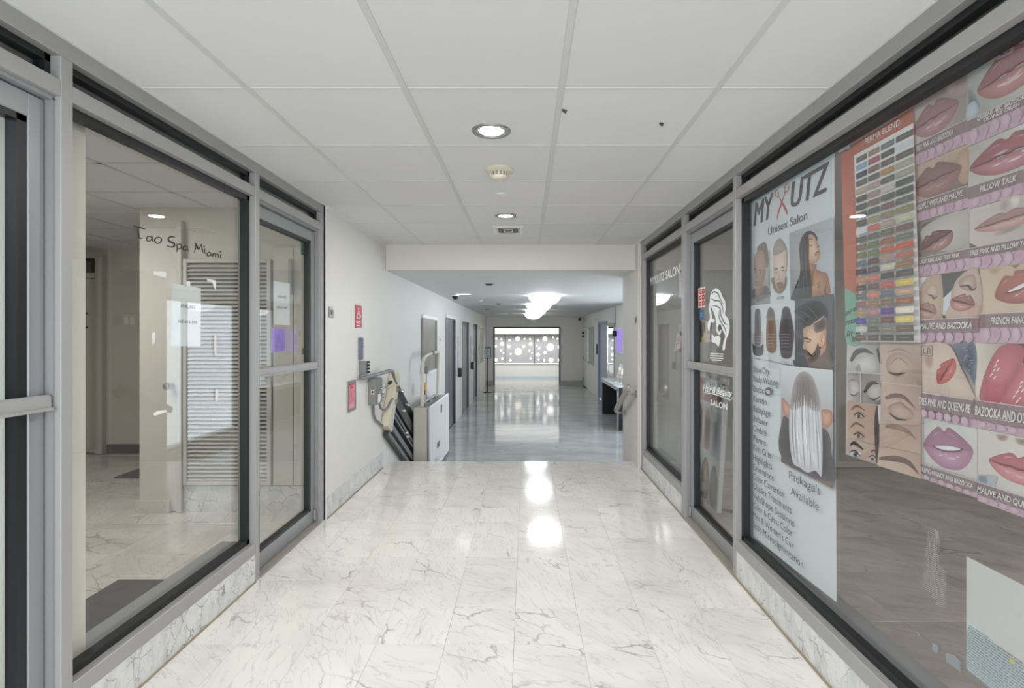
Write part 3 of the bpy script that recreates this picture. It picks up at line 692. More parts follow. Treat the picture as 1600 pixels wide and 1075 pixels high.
for x, y, lab in [(-.50, 7.02, 'small dark disc on the lobby ceiling just past the bulkhead'), (-.93, 10.4, 'small white detector disc on the lobby ceiling'), (-.60, 11.3, 'tiny dark ceiling disc right of the slim grey slot'), (-1.02, 13.6, 'small flat disc on the far lobby ceiling')]:
    t = MB().lathe([(0, -.02), (.04, -.018), (.055, -.006), (.055, 0)], (x, y, ZB), 24).build('ceiling_disc', M['white'] if 'white' in lab else M['dark'], None, (x, y, ZB)); tag(t, lab, 'detector', 'lobby ceiling discs')

# ------------------------------------------------------------------ left wall: plates, signs, switchgear
W = -1.49
def plate(name, lab, cat, X, y0, y1, z0, z1, s):
    t = empty(name, (X, (y0 + y1) / 2, (z0 + z1) / 2), lab, cat)
    part('cover', M['steel'], t, (X, X + s * .008, y0, y1, z0, z1), b=.003); ym = (y0 + y1) / 2
    part('button', M['greybox'], t, (X + s * .008, X + s * .014, ym - .018, ym + .018, (z0 + z1) / 2 - .02, (z0 + z1) / 2 + .02), b=.003)
    for zz in (z0 + .012, z1 - .012): MB().lathe([(.004, 0), (.004, s * .0025)], (X + s * .008, ym, zz), 8, 'x').build('screw', M['chrome'], t)
plate('wall_plate', 'small steel switch plate on the white wall beside the left glass door', 'switch', W, 3.935, 4.035, 1.502, 1.585, 1)
plate('wall_plate', 'small steel switch plate on the pier at the right', 'switch', 1.15, 5.43, 5.53, 1.49, 1.57, -1)
# red wheelchair sign
i = inkX(W + .006)
i.sheet([(555.6, 476), (565.3, 477.7), (565.3, 511.6), (555.6, 512)], (190, 70, 84), .005)
i.quadmap([(555.6, 476), (565.3, 477.5), (565.3, 511.6), (555.6, 512)])
wc = (240, 222, 224)
for q in ((.05, .03, .95, .05), (.05, .95, .95, .97)): i.rect(*q, (214, 120, 130))
i.ell(.46, .17, .10, .045, wc); i.stroke([(.46, .23), (.47, .40), (.72, .42), (.80, .56)], [.05, .06, .06, .05], wc, asp=1.8)
i.stroke([(.40, .34), (.25, .42), (.24, .53), (.42, .60), (.62, .57), (.66, .48)], .035, wc, asp=1.8)
i.stroke([(.47, .30), (.68, .31)], .035, wc, asp=1.8)
for k, (a, b, cc) in enumerate([(.14, .86, .71), (.14, .55, .77), (.14, .86, .83), (.14, .7, .89)]): i.rect(a, cc, b, cc + .028, wc)
t = i.build('wheelchair_sign', M['print']); tag(t, 'red sign with a white wheelchair symbol on the white wall', 'sign')
# red framed notice
y0, y1, z0, z1 = 4.335, 4.535, CH - .70, CH - .385
z0, z1 = onX(548, 642, W).z + .0, onX(548, 594.5, W).z
t = empty('framed_notice', (W, y0, z0), 'grey framed red paper notice low on the white wall', 'sign')
for q in ((y0, y1, z0, z0 + .018), (y0, y1, z1 - .018, z1), (y0, y0 + .018, z0 + .018, z1 - .018), (y1 - .018, y1, z0 + .018, z1 - .018)): part('frame_bar', M['steel'], t, (W, W + .014, *q), b=.003)
i = Ink(lambda u, v: Vector((W + .006, y0 + .016 + u * (y1 - y0 - .032), z1 - .016 - v * (z1 - z0 - .032))), (1, 0, 0))
i.sheet([(0, 0), (1, 0), (1, 1), (0, 1)], (224, 142, 154), .004); i.rect(.08, .04, .92, .12, (190, 60, 80)); i.rect(.30, .15, .75, .24, (188, 66, 84))
for k in range(9): i.rect(.12, .30 + .055 * k, .12 + [.7, .76, .6, .74, .5, .72, .66, .76, .4][k], .318 + .055 * k, (200, 96, 112))
for k in range(3): i.rect(.15, .82 + .05 * k, .85, .845 + .05 * k, (236, 190, 196))
i.build('notice_sheet', M['print'], t)
# lift call station: a blue grey strip with a ribbed grey box under it
a = onX(559.6, 527.5, W); b = onX(562.9, 561.5, W)
t = empty('lift_call_station', (W, a.y, b.z), 'blue grey wall strip with a grey ribbed button box under it', 'control box')
part('strip', mat('blue_grey_strip', (104, 112, 134), .45), t, (W, W + .03, a.y, a.y + .055, b.z, a.z), b=.003)
for k in range(3): part('strip_band', M['dark'], t, (W + .028, W + .032, a.y + .003, a.y + .052, a.z - .03 - .025 * k, a.z - .022 - .025 * k))
c1 = onX(561, 562.5, W); c2 = onX(572.5, 583.5, W)
bx = MB().bbox(W, W + .055, c1.y, c1.y + .085, c2.z, c1.z - .012, b=.004).build('button_box', M['greybox'], t, (W, c1.y, c2.z))
for k in range(4): part('toggle', M['black'], bx, (W + .055, W + .078, c1.y + .045, c1.y + .07, c2.z + .015 + .03 * k, c2.z + .033 + .03 * k), b=.004)
# thick grey conduit from the call station to the rail, and the box below it
X2 = W + .03
t = MB().tube([onX(562.5, 586, X2), onX(563.5, 590.5, X2), onX(567, 590.8, X2), onX(588, 585.5, X2 + .02), onX(608, 579.5, X2 + .07), onX(613, 579.8, X2 + .078), onX(614.5, 584, X2 + .078), onX(616.5, 592, X2 + .078), onX(620, 599.5, X2 + .072)], [.012, .016, .018, .018, .018, .018, .016, .012, .010], 12).build('bent_conduit', M['conduit'], None, onX(563, 590, W)); tag(t, 'thick grey bent conduit running from the call station to the stair rail', 'pipe')
y0, y1, z0, z1 = 4.92, 5.10, CH - .655, CH - .405
t = empty('disconnect_switch', (W, y0, z0), 'grey disconnect switch box with a lever and black knob', 'switch box')
bx = part('box_body', M['greybox'], t, (W, W + .08, y0, y1, z0, z1), b=.006)
part('lid', M['greybox'], bx, (W + .08, W + .088, y0 + .008, y1 - .008, z0 + .01, z1 - .01), b=.003)
part('warning_label', M['cream'], t, (W + .028, W + .058, y0 - .0015, y0, z0 + .10, z0 + .145)); part('label_print', M['black'], t, (W + .036, W + .050, y0 - .0022, y0 - .0015, z0 + .112, z0 + .135))
part('paper_label', M['paper'], t, (W + .088, W + .0888, y0 + .02, y0 + .11, z0 + .02, z0 + .10))
MB().tube([(W + .088, y0 + .06, z0 + .13), (W + .115, y0 + .06, z0 + .13), (W + .125, y0 + .03, z0 + .128), (W + .122, y0 - .02, z0 + .118)], .008, 10).build('hasp', M['chrome'], t)
lv = MB().tube([(W + .088, y0 + .12, z0 + .14), (W + .12, y0 + .13, z0 + .155), (W + .16, y0 + .16, z0 + .19)], .009, 10).build('lever', M['steel'], t)
MB().tube([(W + .152, y0 + .15, z0 + .184), (W + .166, y0 + .165, z0 + .20), (W + .178, y0 + .175, z0 + .212)], [.014, .017, .012], 12).build('knob', M['black'], lv)
for k in range(3): MB().tube([(W + .088, y0 + .10 + .02 * k, z0 + .03 + .03 * k), (W + .118, y0 + .10 + .02 * k, z0 + .03 + .03 * k)], .009, 8).build('bolt', M['chrome'], t)
t = MB().tube([onX(583.5, 632, X2 - .012), onX(584, 648, X2 - .012), onX(587, 656, X2 - .012), onX(597, 664, X2 - .012), onX(604, 671, X2 - .012)], .011, 10).build('lower_conduit', M['conduit'], None, onX(584, 640, W)); tag(t, 'thin grey conduit bending from the switch box down along the rail', 'pipe')
t = MB().tube([onX(593.5, 632, X2 + .03), onX(595, 638, X2 + .03), onX(600, 641, X2 + .03), onX(606, 637, X2 + .03), onX(610, 628, X2 + .04), onX(614, 622, X2 + .06)], .012, 10).build('flexible_cable', M['conduit'], None, onX(600, 640, W)); tag(t, 'grey flexible cable looping from the switch box to the rail end plate', 'cable')

# ------------------------------------------------------------------ stair lift: inclined rail on the left wall
A = Vector((0, 5.78, CH - .425)); e1 = Vector((0, cos(radians(29.4)), -sin(radians(29.4)))); e2 = Vector((0, -.55, -.835)).normalized()
def rail_box(u0, u1, v0, v1, x0, x1):
    mb = MB(); p = [A + e1 * u + e2 * v + Vector((x, 0, 0)) for x in (x0, x1) for u, v in ((u0, v0), (u1, v0), (u1, v1), (u0, v1))]
    return mb.add(p, [(0, 1, 2, 3), (7, 6, 5, 4), (0, 4, 5, 1), (1, 5, 6, 2), (2, 6, 7, 3), (3, 7, 4, 0)])
t = empty('lift_rail', (W, A.y, A.z), 'inclined black and grey stair lift rail with a cream end plate on the left wall', 'lift rail')
ep = rail_box(-.09, .10, -.01, .65, W + .004, W + .075).build('end_plate', M['cream'], t, A + Vector((W, 0, 0)))
rail_box(-.065, .075, .02, .62, W + .075, W + .081).build('plate_rib', M['beige'], ep)
q = A + e1 * .03 + e2 * .17
part('sticker', M['yellowbrown'], ep, (W + .081, W + .0825, q.y - .05, q.y + .06, q.z - .035, q.z + .035))
MB().lathe([(.028, 0), (.024, .02), (.018, .02)], (W + .08, q.y - .08, q.z - .13), 16, 'x').build('cable_gland', M['rust'], ep)
LR = 2.35
rail_box(.10, LR, .02, .62, W + .002, W + .030).build('back_panel', M['rubber'], t)
rail_box(.10, LR, .20, .33, W + .03, W + .062).build('rail_bar', M['dark'], t)
for v in (.40, .455): rail_box(.10, LR, v, v + .034, W + .03, W + .075).build('rail_bar', mat('anodised_rail', (118, 122, 130), .3, .6) if v == .40 else bpy.data.materials['anodised_rail'], t)
rail_box(.10, LR, .555, .62, W + .03, W + .07).build('rail_bar', M['conduit'], t)
cc = rail_box(.02, LR, .665, .715, W + .01, W + .06).build('cable_carrier', M['dark'], t)
l0 = None
for k in range(28):
    q = A + e1 * (.06 + .06 * k) + e2 * .69
    if l0 is None: l0 = lk = MB().bbox(-.03, .03, -.018, .018, -.024, .024, b=.005).build('carrier_link', M['greybox'], cc)
    else: lk = copy_of(l0, cc)
    lk.location = q + Vector((W + .04, 0, 0)) - wloc(cc); lk.rotation_euler = (radians(-29.4), 0, 0)
for u, v in ((.25, .10), (.62, .12), (.45, .265), (.72, .44), (.78, .47)):
    q = A + e1 * u + e2 * v
    MB().lathe([(0, .03), (.016, .028), (.020, .015), (.020, -.03)], (W + .07, q.y, q.z), 14, 'x').build('roller', M['chrome'], t)

# ------------------------------------------------------------------ the folded platform parked at the foot of the steps
y0, y1, x0, x1, zt = 6.52, 8.09, -1.40, -1.197, CH - .90
t = empty('platform_lift', (-1.3, 7.3, ZL), 'folded beige wheelchair platform lift with a looped grab bar', 'wheelchair lift')
part('housing', M['beige'], t, (x0, x1 - .045, y0 + .02, y1, ZL + .02, zt - .02), b=.02)
fp = part('front_panel', M['beige'], t, (x0 - .012, x1 - .035, y0, y0 + .028, ZL + .05, zt), b=.012)
part('hinge_strip', M['dark'], t, (x1 - .036, x1 - .026, y0 + .004, y0 + .03, ZL + .05, zt - .01))
h0 = None
for k in range(24):
    if h0 is None: h0 = k_ = MB().tube([(x1 - .031, y0, ZL + .10), (x1 - .031, y0, ZL + .128)], .008, 8).build('hinge_knuckle', M['steel'], t, (x1 - .031, y0, ZL + .10))
    else: k_ = copy_of(h0, t, (x1 - .031, y0, ZL + .10 + .034 * k))
sp = part('side_panel', M['white'], t, (x1 - .028, x1, y0 + .012, y1, ZL + .05, zt + .012), b=.010)
part('panel_logo', M['conduit'], sp, (x1, x1 + .001, 7.0, 7.22, CH - 1.52, CH - 1.44)); part('panel_logo', M['dark'], sp, (x1, x1 + .0015, 7.04, 7.14, CH - 1.505, CH - 1.475))
part('panel_slot', M['dark'], sp, (x1, x1 + .001, 7.3, 7.42, CH - 1.08, CH - .97))
part('top_tray', M['steel'], t, (x0 + .01, x1 - .03, y0 + .04, y1 - .02, zt - .02, zt - .008), b=.003)
MB().tube([(x0 + .07, y0 + .2, zt + .03), (x0 + .07, y0 + 1.1, zt + .03)], .018, 10).build('folded_arm', M['chrome'], t); MB().tube([(x0 + .13, y0 + .25, zt + .015), (x0 + .13, y0 + 1.2, zt + .015)], .010, 8).build('folded_arm', M['steel'], t)
for yy in (.22, .6, 1.0): MB().bbox(x0 + .05, x0 + .09, y0 + yy, y0 + yy + .03, zt - .01, zt + .05, b=.003).build('arm_bracket', M['steel'], t)
gx_ = -1.335
gb = MB().tube([(gx_, 6.68, zt - .03), (gx_, 6.70, zt + .2), (gx_, 6.74, zt + .55), (gx_, 6.80, zt + .60), (gx_, 6.95, zt + .63), (gx_, 7.20, zt + .645), (gx_, 7.92, zt + .655), (gx_, 7.95, zt + .63), (gx_, 7.90, zt + .3), (gx_, 7.84, zt)], .022, 14).build('grab_bar', M['beige'], t)
MB().tube([(gx_, 7.36, zt + .648), (gx_, 7.47, zt + .649)], .026, 14).build('bar_sleeve', M['black'], gb)
part('warning_sticker', M['orange'], t, (gx_ - .004, gx_ + .004, 6.86, 6.97, zt + .12, zt + .28)); part('sticker_band', M['yellowbrown'], t, (gx_ - .005, gx_ + .005, 6.86, 6.97, zt + .12, zt + .18))
MB().tube([(gx_ - .08, 7.4, zt), (gx_ - .08, 7.4, zt + .36)], .007, 8).build('control_stem', M['steel'], t); part('control_box', M['greybox'], t, (gx_ - .10, gx_ - .06, 7.36, 7.44, zt + .36, zt + .46), b=.004)
MB().prism([(x1, 6.75, CH - 1.66), (x1, 7.05, CH - 1.66), (x1 + .10, 7.0, CH - 1.58), (x1 + .09, 6.8, CH - 1.58)], (.006, 0, .006)).build('ramp_flap', M['white'], t)
part('foot', M['rubber'], t, (x0 + .02, x1 - .03, y0 + .1, y0 + .2, ZL, ZL + .05)); part('foot', M['rubber'], t, (x0 + .02, x1 - .03, y1 - .2, y1 - .1, ZL, ZL + .05))

# ------------------------------------------------------------------ lobby, left side
def board(name, lab, cat, X, y0, y1, z0, z1, face, s, b=.025, fm=None):
    t = empty(name, (X, (y0 + y1) / 2, z0), lab, cat); fm = fm or M['white']
    for k, q in enumerate(((y0, y1, z0, z0 + b), (y0, y1, z1 - b, z1), (y0, y0 + b, z0 + b, z1 - b), (y1 - b, y1, z0 + b, z1 - b))): part('frame_bar', fm if k < 2 or fm is not M['white'] else face, t, (X, X + s * .03, *q), b=.003)
    part('panel', face, t, (X, X + s * .012, y0 + b, y1 - b, z0 + b, z1 - b)); return t
board('notice_board', 'tall taupe board with a white frame on the left wall behind the platform lift', 'notice board', W, 7.40, 8.56, CH - .585, CH + .30, M['taupe'], 1, .05)
board('notice_board', 'pale framed board past the last lift door at the end of the left wall', 'notice board', W, 16.3, 17.8, CH - .93, CH + .30, M['taupe'], 1, .06, M['beige'])
for k, (yy, lab) in enumerate([(11.35, 'steel lift call panel with a black dispenser after the first lift door'), (13.95, 'steel lift call panel with a black dispenser after the middle lift door')]):
    t = empty('call_panel', (W, yy, CH - .9), lab, 'call panel', 'lift call panels')
    part('panel', M['steel'], t, (W, W + .012, yy - .07, yy + .07, CH - .72, CH - .02), b=.003)
    for zz in (-.1, -.3, -.5): MB().lathe([(.022, 0), (.020, .008), (0, .009)], (W + .012, yy, CH + zz), 14, 'x').build('call_button', M['white'], t)
    part('dispenser', M['black'], t, (W + .012, W + .09, yy - .06, yy + .06, CH - .90, CH - .70), b=.02)
t = empty('switch_plate', (W, 8.95, CH - .1), 'small white plate on the wall before the first lift door', 'switch'); part('cover', M['white'], t, (W, W + .01, 8.86, 9.02, CH - .14, CH + .0), b=.003); part('rocker', M['steel'], t, (W + .01, W + .016, 8.91, 8.97, CH - .10, CH - .04))
# sign stand
x, y = -1.247, 16.84
t = empty('sign_stand', (x, y, ZL), 'black post sign stand holding a small notice before the end wall', 'sign stand')
MB().lathe([(0, 0), (.155, 0), (.155, .012), (.03, .022), (0, .022)], (x, y, ZL), 36).build('base', M['black'], t, (x, y, ZL))
MB().tube([(x, y, ZL + .02), (x, y, CH - .72)], .016, 12).build('pole', M['black'], t, (x, y, ZL))
f = MB(); zz0, zz1 = CH - .74, CH - .385
sb = part('sign_board', M['black'], t, (x - .105, x + .105, y - .02, y + .005, zz0, zz1), b=.008)
i = Ink(lambda u, v: Vector((x - .085 + .17 * u, y - .0205, zz1 - .025 - v * (zz1 - zz0 - .05))), (0, -1, 0))
i.sheet([(0, 0), (1, 0), (1, 1), (0, 1)], (206, 218, 222), .001); i.rect(.25, .06, .75, .13, (70, 90, 100))
for k in range(6): i.rect(.18, .22 + .1 * k, .18 + [.6, .5, .64, .4, .6, .5][k], .26 + .1 * k, (110, 124, 132))
i.rect(.3, .84, .7, .94, (90, 108, 116)); i.build('notice_sheet', M['print'], sb)

# ------------------------------------------------------------------ far room: three perforated panels with round backlit holes
cf = crop(760, 500, 8.96)
PANELS = [(-2.12, -.89, 'perforated grey panel with round lights, left of the opening'), (-.89, .343, 'perforated grey panel with a large cream disc in the middle of the far wall'), (.343, 1.575, 'perforated grey panel with the largest white disc, right of the opening')]
DOTS = [[(138, 262, 15), (210, 268, 12), (220, 335, 25), (130, 370, 15), (205, 428, 15), (240, 462, 10), (222, 538, 14), (130, 562, 25), (40, 300, 30), (20, 480, 24), (60, 420, 14), (-30, 360, 46), (-60, 540, 20)],
        [(322, 285, 13), (437, 262, 33, 1), (535, 262, 12, 1), (610, 268, 12), (315, 370, 22), (522, 370, 20, 1), (620, 335, 25, 1), (445, 443, 50, 1), (602, 428, 14), (340, 477, 11), (637, 462, 9), (337, 562, 16), (620, 538, 12)],
        [(722, 285, 13), (820, 262, 33), (935, 243, 12), (995, 262, 12), (705, 358, 12), (740, 395, 15), (895, 380, 50), (722, 487, 25), (820, 455, 20), (732, 555, 12), (807, 563, 15), (903, 563, 33), (1022, 380, 26), (1022, 560, 24)]]
yp = YR - .16
for k, (xa, xb, lab) in enumerate(PANELS):
    t = part('perforated_screen', M['perf'], None, (xa + .012, xb - .012, yp - .03, yp, CH - 1.17, CH + .035), b=.004); tag(t, lab, 'wall panel', 'perforated light panels')
    for d in DOTS[k]:
        p = onY(*cf(d[0], d[1]), yp - .03); r = d[2] / 8.96 * yp / F
        if not (xa + .02 < p.x - r and p.x + r < xb - .02):
            r = max(.03, min(r, p.x - xa - .02, xb - .02 - p.x))
        MB().lathe([(0, -.004), (r * .97, -.004), (r, 0)], (p.x, yp - .03, p.z), 24, 'y').build('round_light', M['discwarm'] if len(d) > 3 else M['disc'], t, (p.x, yp - .03, p.z))
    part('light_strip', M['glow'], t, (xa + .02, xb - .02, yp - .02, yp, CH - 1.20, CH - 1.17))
    part('panel_leg', M['greybox'], t, (xb - .03, xb + .0, yp - .034, yp, CH - 1.19, CH + .035))
# corner camera
t = empty('corner_camera', (1.98, YF, CH + .62), 'dark camera high in the far right corner of the lobby', 'security camera'); part('bracket', M['black'], t, (1.95, 1.99, YF - .08, YF, CH + .60, CH + .64)); MB().tube([(1.97, YF - .08, CH + .62), (1.93, YF - .26, CH + .58)], .04, 12).build('camera_body', M['black'], t)

# ------------------------------------------------------------------ lobby, right side
RW = 2.1
board('wall_mirror', 'tall steel framed mirror on the right lobby wall left of the doorway', 'mirror', RW, 16.2, 17.8, CH - .92, CH + .28, M['mirror'], -1, .05, M['steel'])
t = empty('wall_notice', (RW, 15.7, CH - .4), 'white notice with a dark card reader beside the blue grey doorway', 'sign'); part('paper', M['paper'], t, (RW - .004, RW, 15.72, 16.05, CH - .55, CH - .28)); part('reader', M['dark'], t, (RW - .03, RW, 15.42, 15.58, CH - .55, CH - .25), b=.006)
board('leaning_mirror', 'tall white framed mirror behind the console table', 'mirror', RW, 12.42, 13.50, CH - .98, CH + .30, M['mirror'], -1, .06, M['chrome'])
t = empty('purple_screen', (RW, 11.6, CH - .2), 'glowing purple display on the right wall above the console table', 'screen'); part('bezel', M['white'], t, (RW - .035, RW, 11.25, 11.92, CH - .40, CH + .17), b=.006); part('screen', M['purple'], t, (RW - .038, RW - .035, 11.28, 11.89, CH - .38, CH + .15))
t = empty('wall_speaker', (RW, 12.1, CH), 'small black box on the wall left of the purple display', 'speaker'); part('body', M['black'], t, (RW - .10, RW, 12.05, 12.2, CH - .02, CH + .11), b=.01); part('bracket', M['steel'], t, (RW - .03, RW, 12.2, 12.26, CH + .02, CH + .06))
t = MB().tube([(RW - .012, 12.30, ZB), (RW - .012, 12.30, CH + .30), (RW - .012, 12.32, CH + .2)], .006, 6).build('hanging_cable', M['greybox'], None, (RW, 12.3, ZB)); tag(t, 'thin cable dropping from the lobby ceiling to the mirror corner', 'cable')
t = empty('console_table', (1.93, 11.1, ZL), 'long console table with a silver edged top and black end panels', 'table')
ct = CH - .985
part('tabletop', M['white'], t, (1.745, 2.09, 10.03, 12.24, ct - .012, ct), b=.003); part('apron', M['steel'], t, (1.75, 1.765, 10.05, 12.22, ct - .085, ct - .012), b=.002)
for k, yy in enumerate((10.05, 12.18)):
    lg = part('end_panel', M['black'], t, (1.772, 2.08, yy, yy + .04, ZL, ct - .012)); part('edge_strip', M['steel'], lg, (1.75, 1.772, yy - .002, yy + .042, ZL, ct - .012))
part('back_panel', M['black'], t, (2.07, 2.085, 10.09, 12.18, ZL + .02, ct - .012))
MAG = [(10.35, .30, 'upright clear leaflet holder with white brochures, nearest on the console table'), (10.75, .36, 'upright clear leaflet holder in the middle of the console table'), (11.15, .28, 'upright clear leaflet holder at the far end of the row on the console table')]
for k, (yy, hh, lab) in enumerate(MAG):
    t = empty('leaflet_holder', (1.95, yy, ct), lab, 'leaflet holder', 'leaflet holders on the console table')
    part('tray', M['white'], t, (1.86, 2.0, yy - .11, yy + .11, ct, ct + .012))
    MB().prism([(1.93, yy - .11, ct + .012), (1.935, yy - .11, ct + .012), (2.02, yy - .11, ct + hh + .1), (2.015, yy - .11, ct + hh + .1)], (0, .22, 0)).build('back_plate', M['acrylic'], t)
    for q in range(4): MB().prism([(1.905 + .008 * q, yy - .10, ct + .015), (1.908 + .008 * q, yy - .10, ct + .015), (1.985 + .008 * q, yy - .10, ct + hh * (.55 + .13 * q)), (1.982 + .008 * q, yy - .10, ct + hh * (.55 + .13 * q))], (0, .2, 0)).build('brochure', M['paper'] if q % 2 else M['steel'], t)
for k, (yy, a) in enumerate([(11.5, .1), (11.8, -.2)]):
    t = MB().bbox(-.10, .10, -.14, .14, 0, .004, b=.001).build('loose_paper', M['paper']); t.location = (1.88, yy, ct); t.rotation_euler = (0, 0, a); tag(t, ['white sheet lying on the console table next to the leaflet holders', 'white sheet lying near the far end of the console table'][k], 'paper', 'papers on the console table')
# handrail on the pier
t = empty('handrail', (1.15, 5.7, CH - .7), 'short sloping handrail with two wall brackets on the right pier', 'handrail')
hx = 1.055
r0 = Vector((hx, 5.40, CH - .535)); r1 = Vector((hx, 6.16, CH - .875)); dd = (r1 - r0).normalized(); nn = Vector((0, dd.z, -dd.y))
mb = MB(); ring = [(.024 * cos(q * pi / 8), .040 * sin(q * pi / 8)) for q in range(16)]
vs_ = [r + Vector((u, 0, 0)) + nn * v for r in (r0, r1) for u, v in ring]
mb.add(vs_, [(k, (k + 1) % 16, 16 + (k + 1) % 16, 16 + k) for k in range(16)], True); mb.f += [list(range(16))[::-1], list(range(16, 32))]
mb.build('rail', M['handrail'], t)
part('end_cap', M['steel'], t, (hx - .012, hx + .012, r0.y - .004, r0.y + .004, r0.z - .02, r0.z + .02), b=.002)
for f in (.06, .9):
    p = r0.lerp(r1, f)
    bkt = MB().tube([p + nn * .03, p + nn * .06 + Vector((.02, 0, 0)), Vector((1.15, p.y + .02, p.z - .055))], .011, 10).build('bracket', M['handrail'], t)
    MB().lathe([(.034, -.008), (.034, 0)], (1.15, p.y + .02, p.z - .055), 18, 'x').build('wall_flange', M['steel'], bkt)

# ------------------------------------------------------------------ inside the spa
t = empty('louvered_door', (-2.3, YS, .2), 'tall louvered closet door inside the empty spa', 'door')
lx0, lx1, lz0, lz1 = -2.64, -1.966, .215, 1.955
for q in ((lx0, lx0 + .03), (lx1 - .03, lx1)): part('stile', M['slat'], t, (*q, YS - .045, YS - .005, lz0, lz1), b=.003)
for q in ((lz0, lz0 + .03), (lz1 - .03, lz1)): part('rail', M['slat'], t, (lx0 + .03, lx1 - .03, YS - .045, YS - .005, *q), b=.003)
part('backing', M['dark'], t, (lx0 + .03, lx1 - .03, YS - .006, YS - .002, lz0 + .03, lz1 - .03))
s0 = None; z = lz0 + .045
while z < lz1 - .04:
    if s0 is None: s0 = s_ = MB().bbox(-(lx1 - lx0) / 2 + .03, (lx1 - lx0) / 2 - .03, -.017, .017, -.003, .003, b=.0015).build('slat', M['slat'], t)
    else: s_ = copy_of(s0, t)
    s_.location = Vector(((lx0 + lx1) / 2, YS - .026, z)) - wloc(t); s_.rotation_euler = (radians(38), 0, 0); z += .031
t = empty('inner_door', (-2.84, YS, 0), 'plain white inner door with a round knob left of the louvered door', 'door')
part('leaf', M['shopwall'], t, (-2.985, -2.69, YS - .03, YS - .002, .01, 2.2), b=.004); part('casing', M['slat'], t, (-2.69, -2.65, YS - .045, YS - .002, .0, 2.25), b=.004)
MB().lathe([(.028, -.004), (.028, -.008), (.012, -.012), (.012, -.035), (.026, -.042), (.030, -.058), (.022, -.070), (0, -.072)], (-2.735, YS - .03, .98), 20, 'y').build('knob', M['chrome'], t, (-2.735, YS - .03, .98))
t = empty('white_closet', (-1.8, YS, .2), 'flat white closet door with a closer, seen through the left glass door', 'door')
part('leaf', M['shopwall'], t, (-1.955, -1.80, YS - .03, YS - .002, .21, 2.05), b=.003); part('leaf', M['shopwall'], t, (-1.795, -1.63, YS - .03, YS - .002, .21, 2.05), b=.003); part('closer', M['steel'], t, (-1.82, -1.79, YS - .07, YS - .03, 1.68, 1.95), b=.005); part('lock', M['greybox'], t, (-1.73, -1.70, YS - .04, YS - .03, 1.22, 1.27), b=.004)
t = empty('rear_door', (-5.0, 6.1, 0), 'dim framed door with a transom at the back of the empty spa', 'door')
part('leaf', M['slat'], t, (-5.5, -4.98, 6.06, 6.09, .01, 2.02), b=.003); part('casing', M['shopwall'], t, (-4.98, -4.90, 6.03, 6.1, 0, 2.28), b=.004); part('casing', M['shopwall'], t, (-5.58, -4.98, 6.03, 6.1, 2.03, 2.09), b=.004); part('transom', M['dark'], t, (-5.5, -4.98, 6.06, 6.09, 2.10, 2.26))
for k in range(9): MB().lathe([(.012, 0), (.012, -.02)], (-5.42 + .11 * (k % 4), 6.06, 1.62 - .16 * (k // 4)), 8, 'y').build('peg', M['black'], t)
t = empty('light_switch', (-4.62, 6.1, 1.5), 'pale double light switch on the back wall of the spa', 'switch'); part('cover', M['beige'], t, (-4.70, -4.52, 6.085, 6.1, 1.46, 1.62), b=.003)
for k in (0, 1): part('rocker', M['white'], t, (-4.675 + .07 * k, -4.625 + .07 * k, 6.078, 6.085, 1.50, 1.58))
t = part('door_mat', M['mat'], None, (-2.27, -1.64, 1.92, 2.91, .001, .010), b=.004); tag(t, 'large dark grey mat on the spa floor inside the left window', 'mat')
t = part('grey_mat', M['mat'], None, (-3.95, -3.1, 5.0, 5.95, .001, .012), b=.004); tag(t, 'dark mat at the back of the empty spa', 'mat')
# ------------------------------------------------------------------ lettering and papers on the left glass
GL = XL - .066 + .0006                  # corridor side of the left window pane (pane spans XL-.066 .. XL-.070)
i = inkX(XL - .0652); k = crop(110, 330, 4.672); DK = (38, 37, 38)
# hand drawn letters, thick and thin like brush work
i.stroke(P_(k, [(458, 108), (500, 118), (545, 132)]), [1.2, 2.6, 1.0], DK); i.stroke(P_(k, [(492, 122), (498, 170), (505, 196), (530, 196)]), [2.0, 3.0, 2.4, 1.0], DK)
i.stroke(P_(k, [(592, 190), (570, 184), (556, 200), (562, 217), (585, 214), (596, 192)]), [1.4, 1.8, 2.2, 1.6, 1.4, 1.4], DK); i.stroke(P_(k, [(597, 184), (596, 208), (606, 222)]), [1.6, 2.2, 1.0], DK)
i.stroke(P_(k, [(640, 190), (620, 198), (616, 218), (630, 234), (652, 230), (664, 212), (658, 194), (640, 190)]), [1.4, 2.2, 2.2, 1.4, 1.8, 2.2, 1.8, 1.4], DK)
i.stroke(P_(k, [(764, 192), (740, 186), (714, 198), (722, 220), (752, 232), (758, 252), (738, 262), (702, 252)]), [1.0, 2.2, 2.4, 3.0, 3.2, 2.8, 2.2, 1.0], DK)
i.stroke(P_(k, [(775, 240), (780, 270), (776, 300)]), [1.6, 2.4, 1.4], DK); i.stroke(P_(k, [(776, 248), (792, 240), (808, 250), (806, 268), (790, 276), (778, 268)]), [1.2, 1.8, 2.2, 2.0, 1.6, 1.2], DK)
i.stroke(P_(k, [(850, 258), (832, 254), (820, 268), (826, 284), (844, 282), (852, 262)]), [1.2, 1.8, 2.2, 1.6, 1.4, 1.2], DK); i.stroke(P_(k, [(853, 252), (853, 276), (862, 290)]), [1.6, 2.0, .8], DK)
i.stroke(P_(k, [(900, 304), (912, 270), (914, 232)]), [.8, 1.8, 2.0], DK); i.stroke(P_(k, [(912, 234), (926, 262), (934, 278), (946, 256), (957, 240)]), [2.0, 2.2, 2.2, 1.6, 1.6], DK); i.stroke(P_(k, [(956, 240), (960, 276), (966, 306)]), [1.8, 2.2, 1.2], DK)
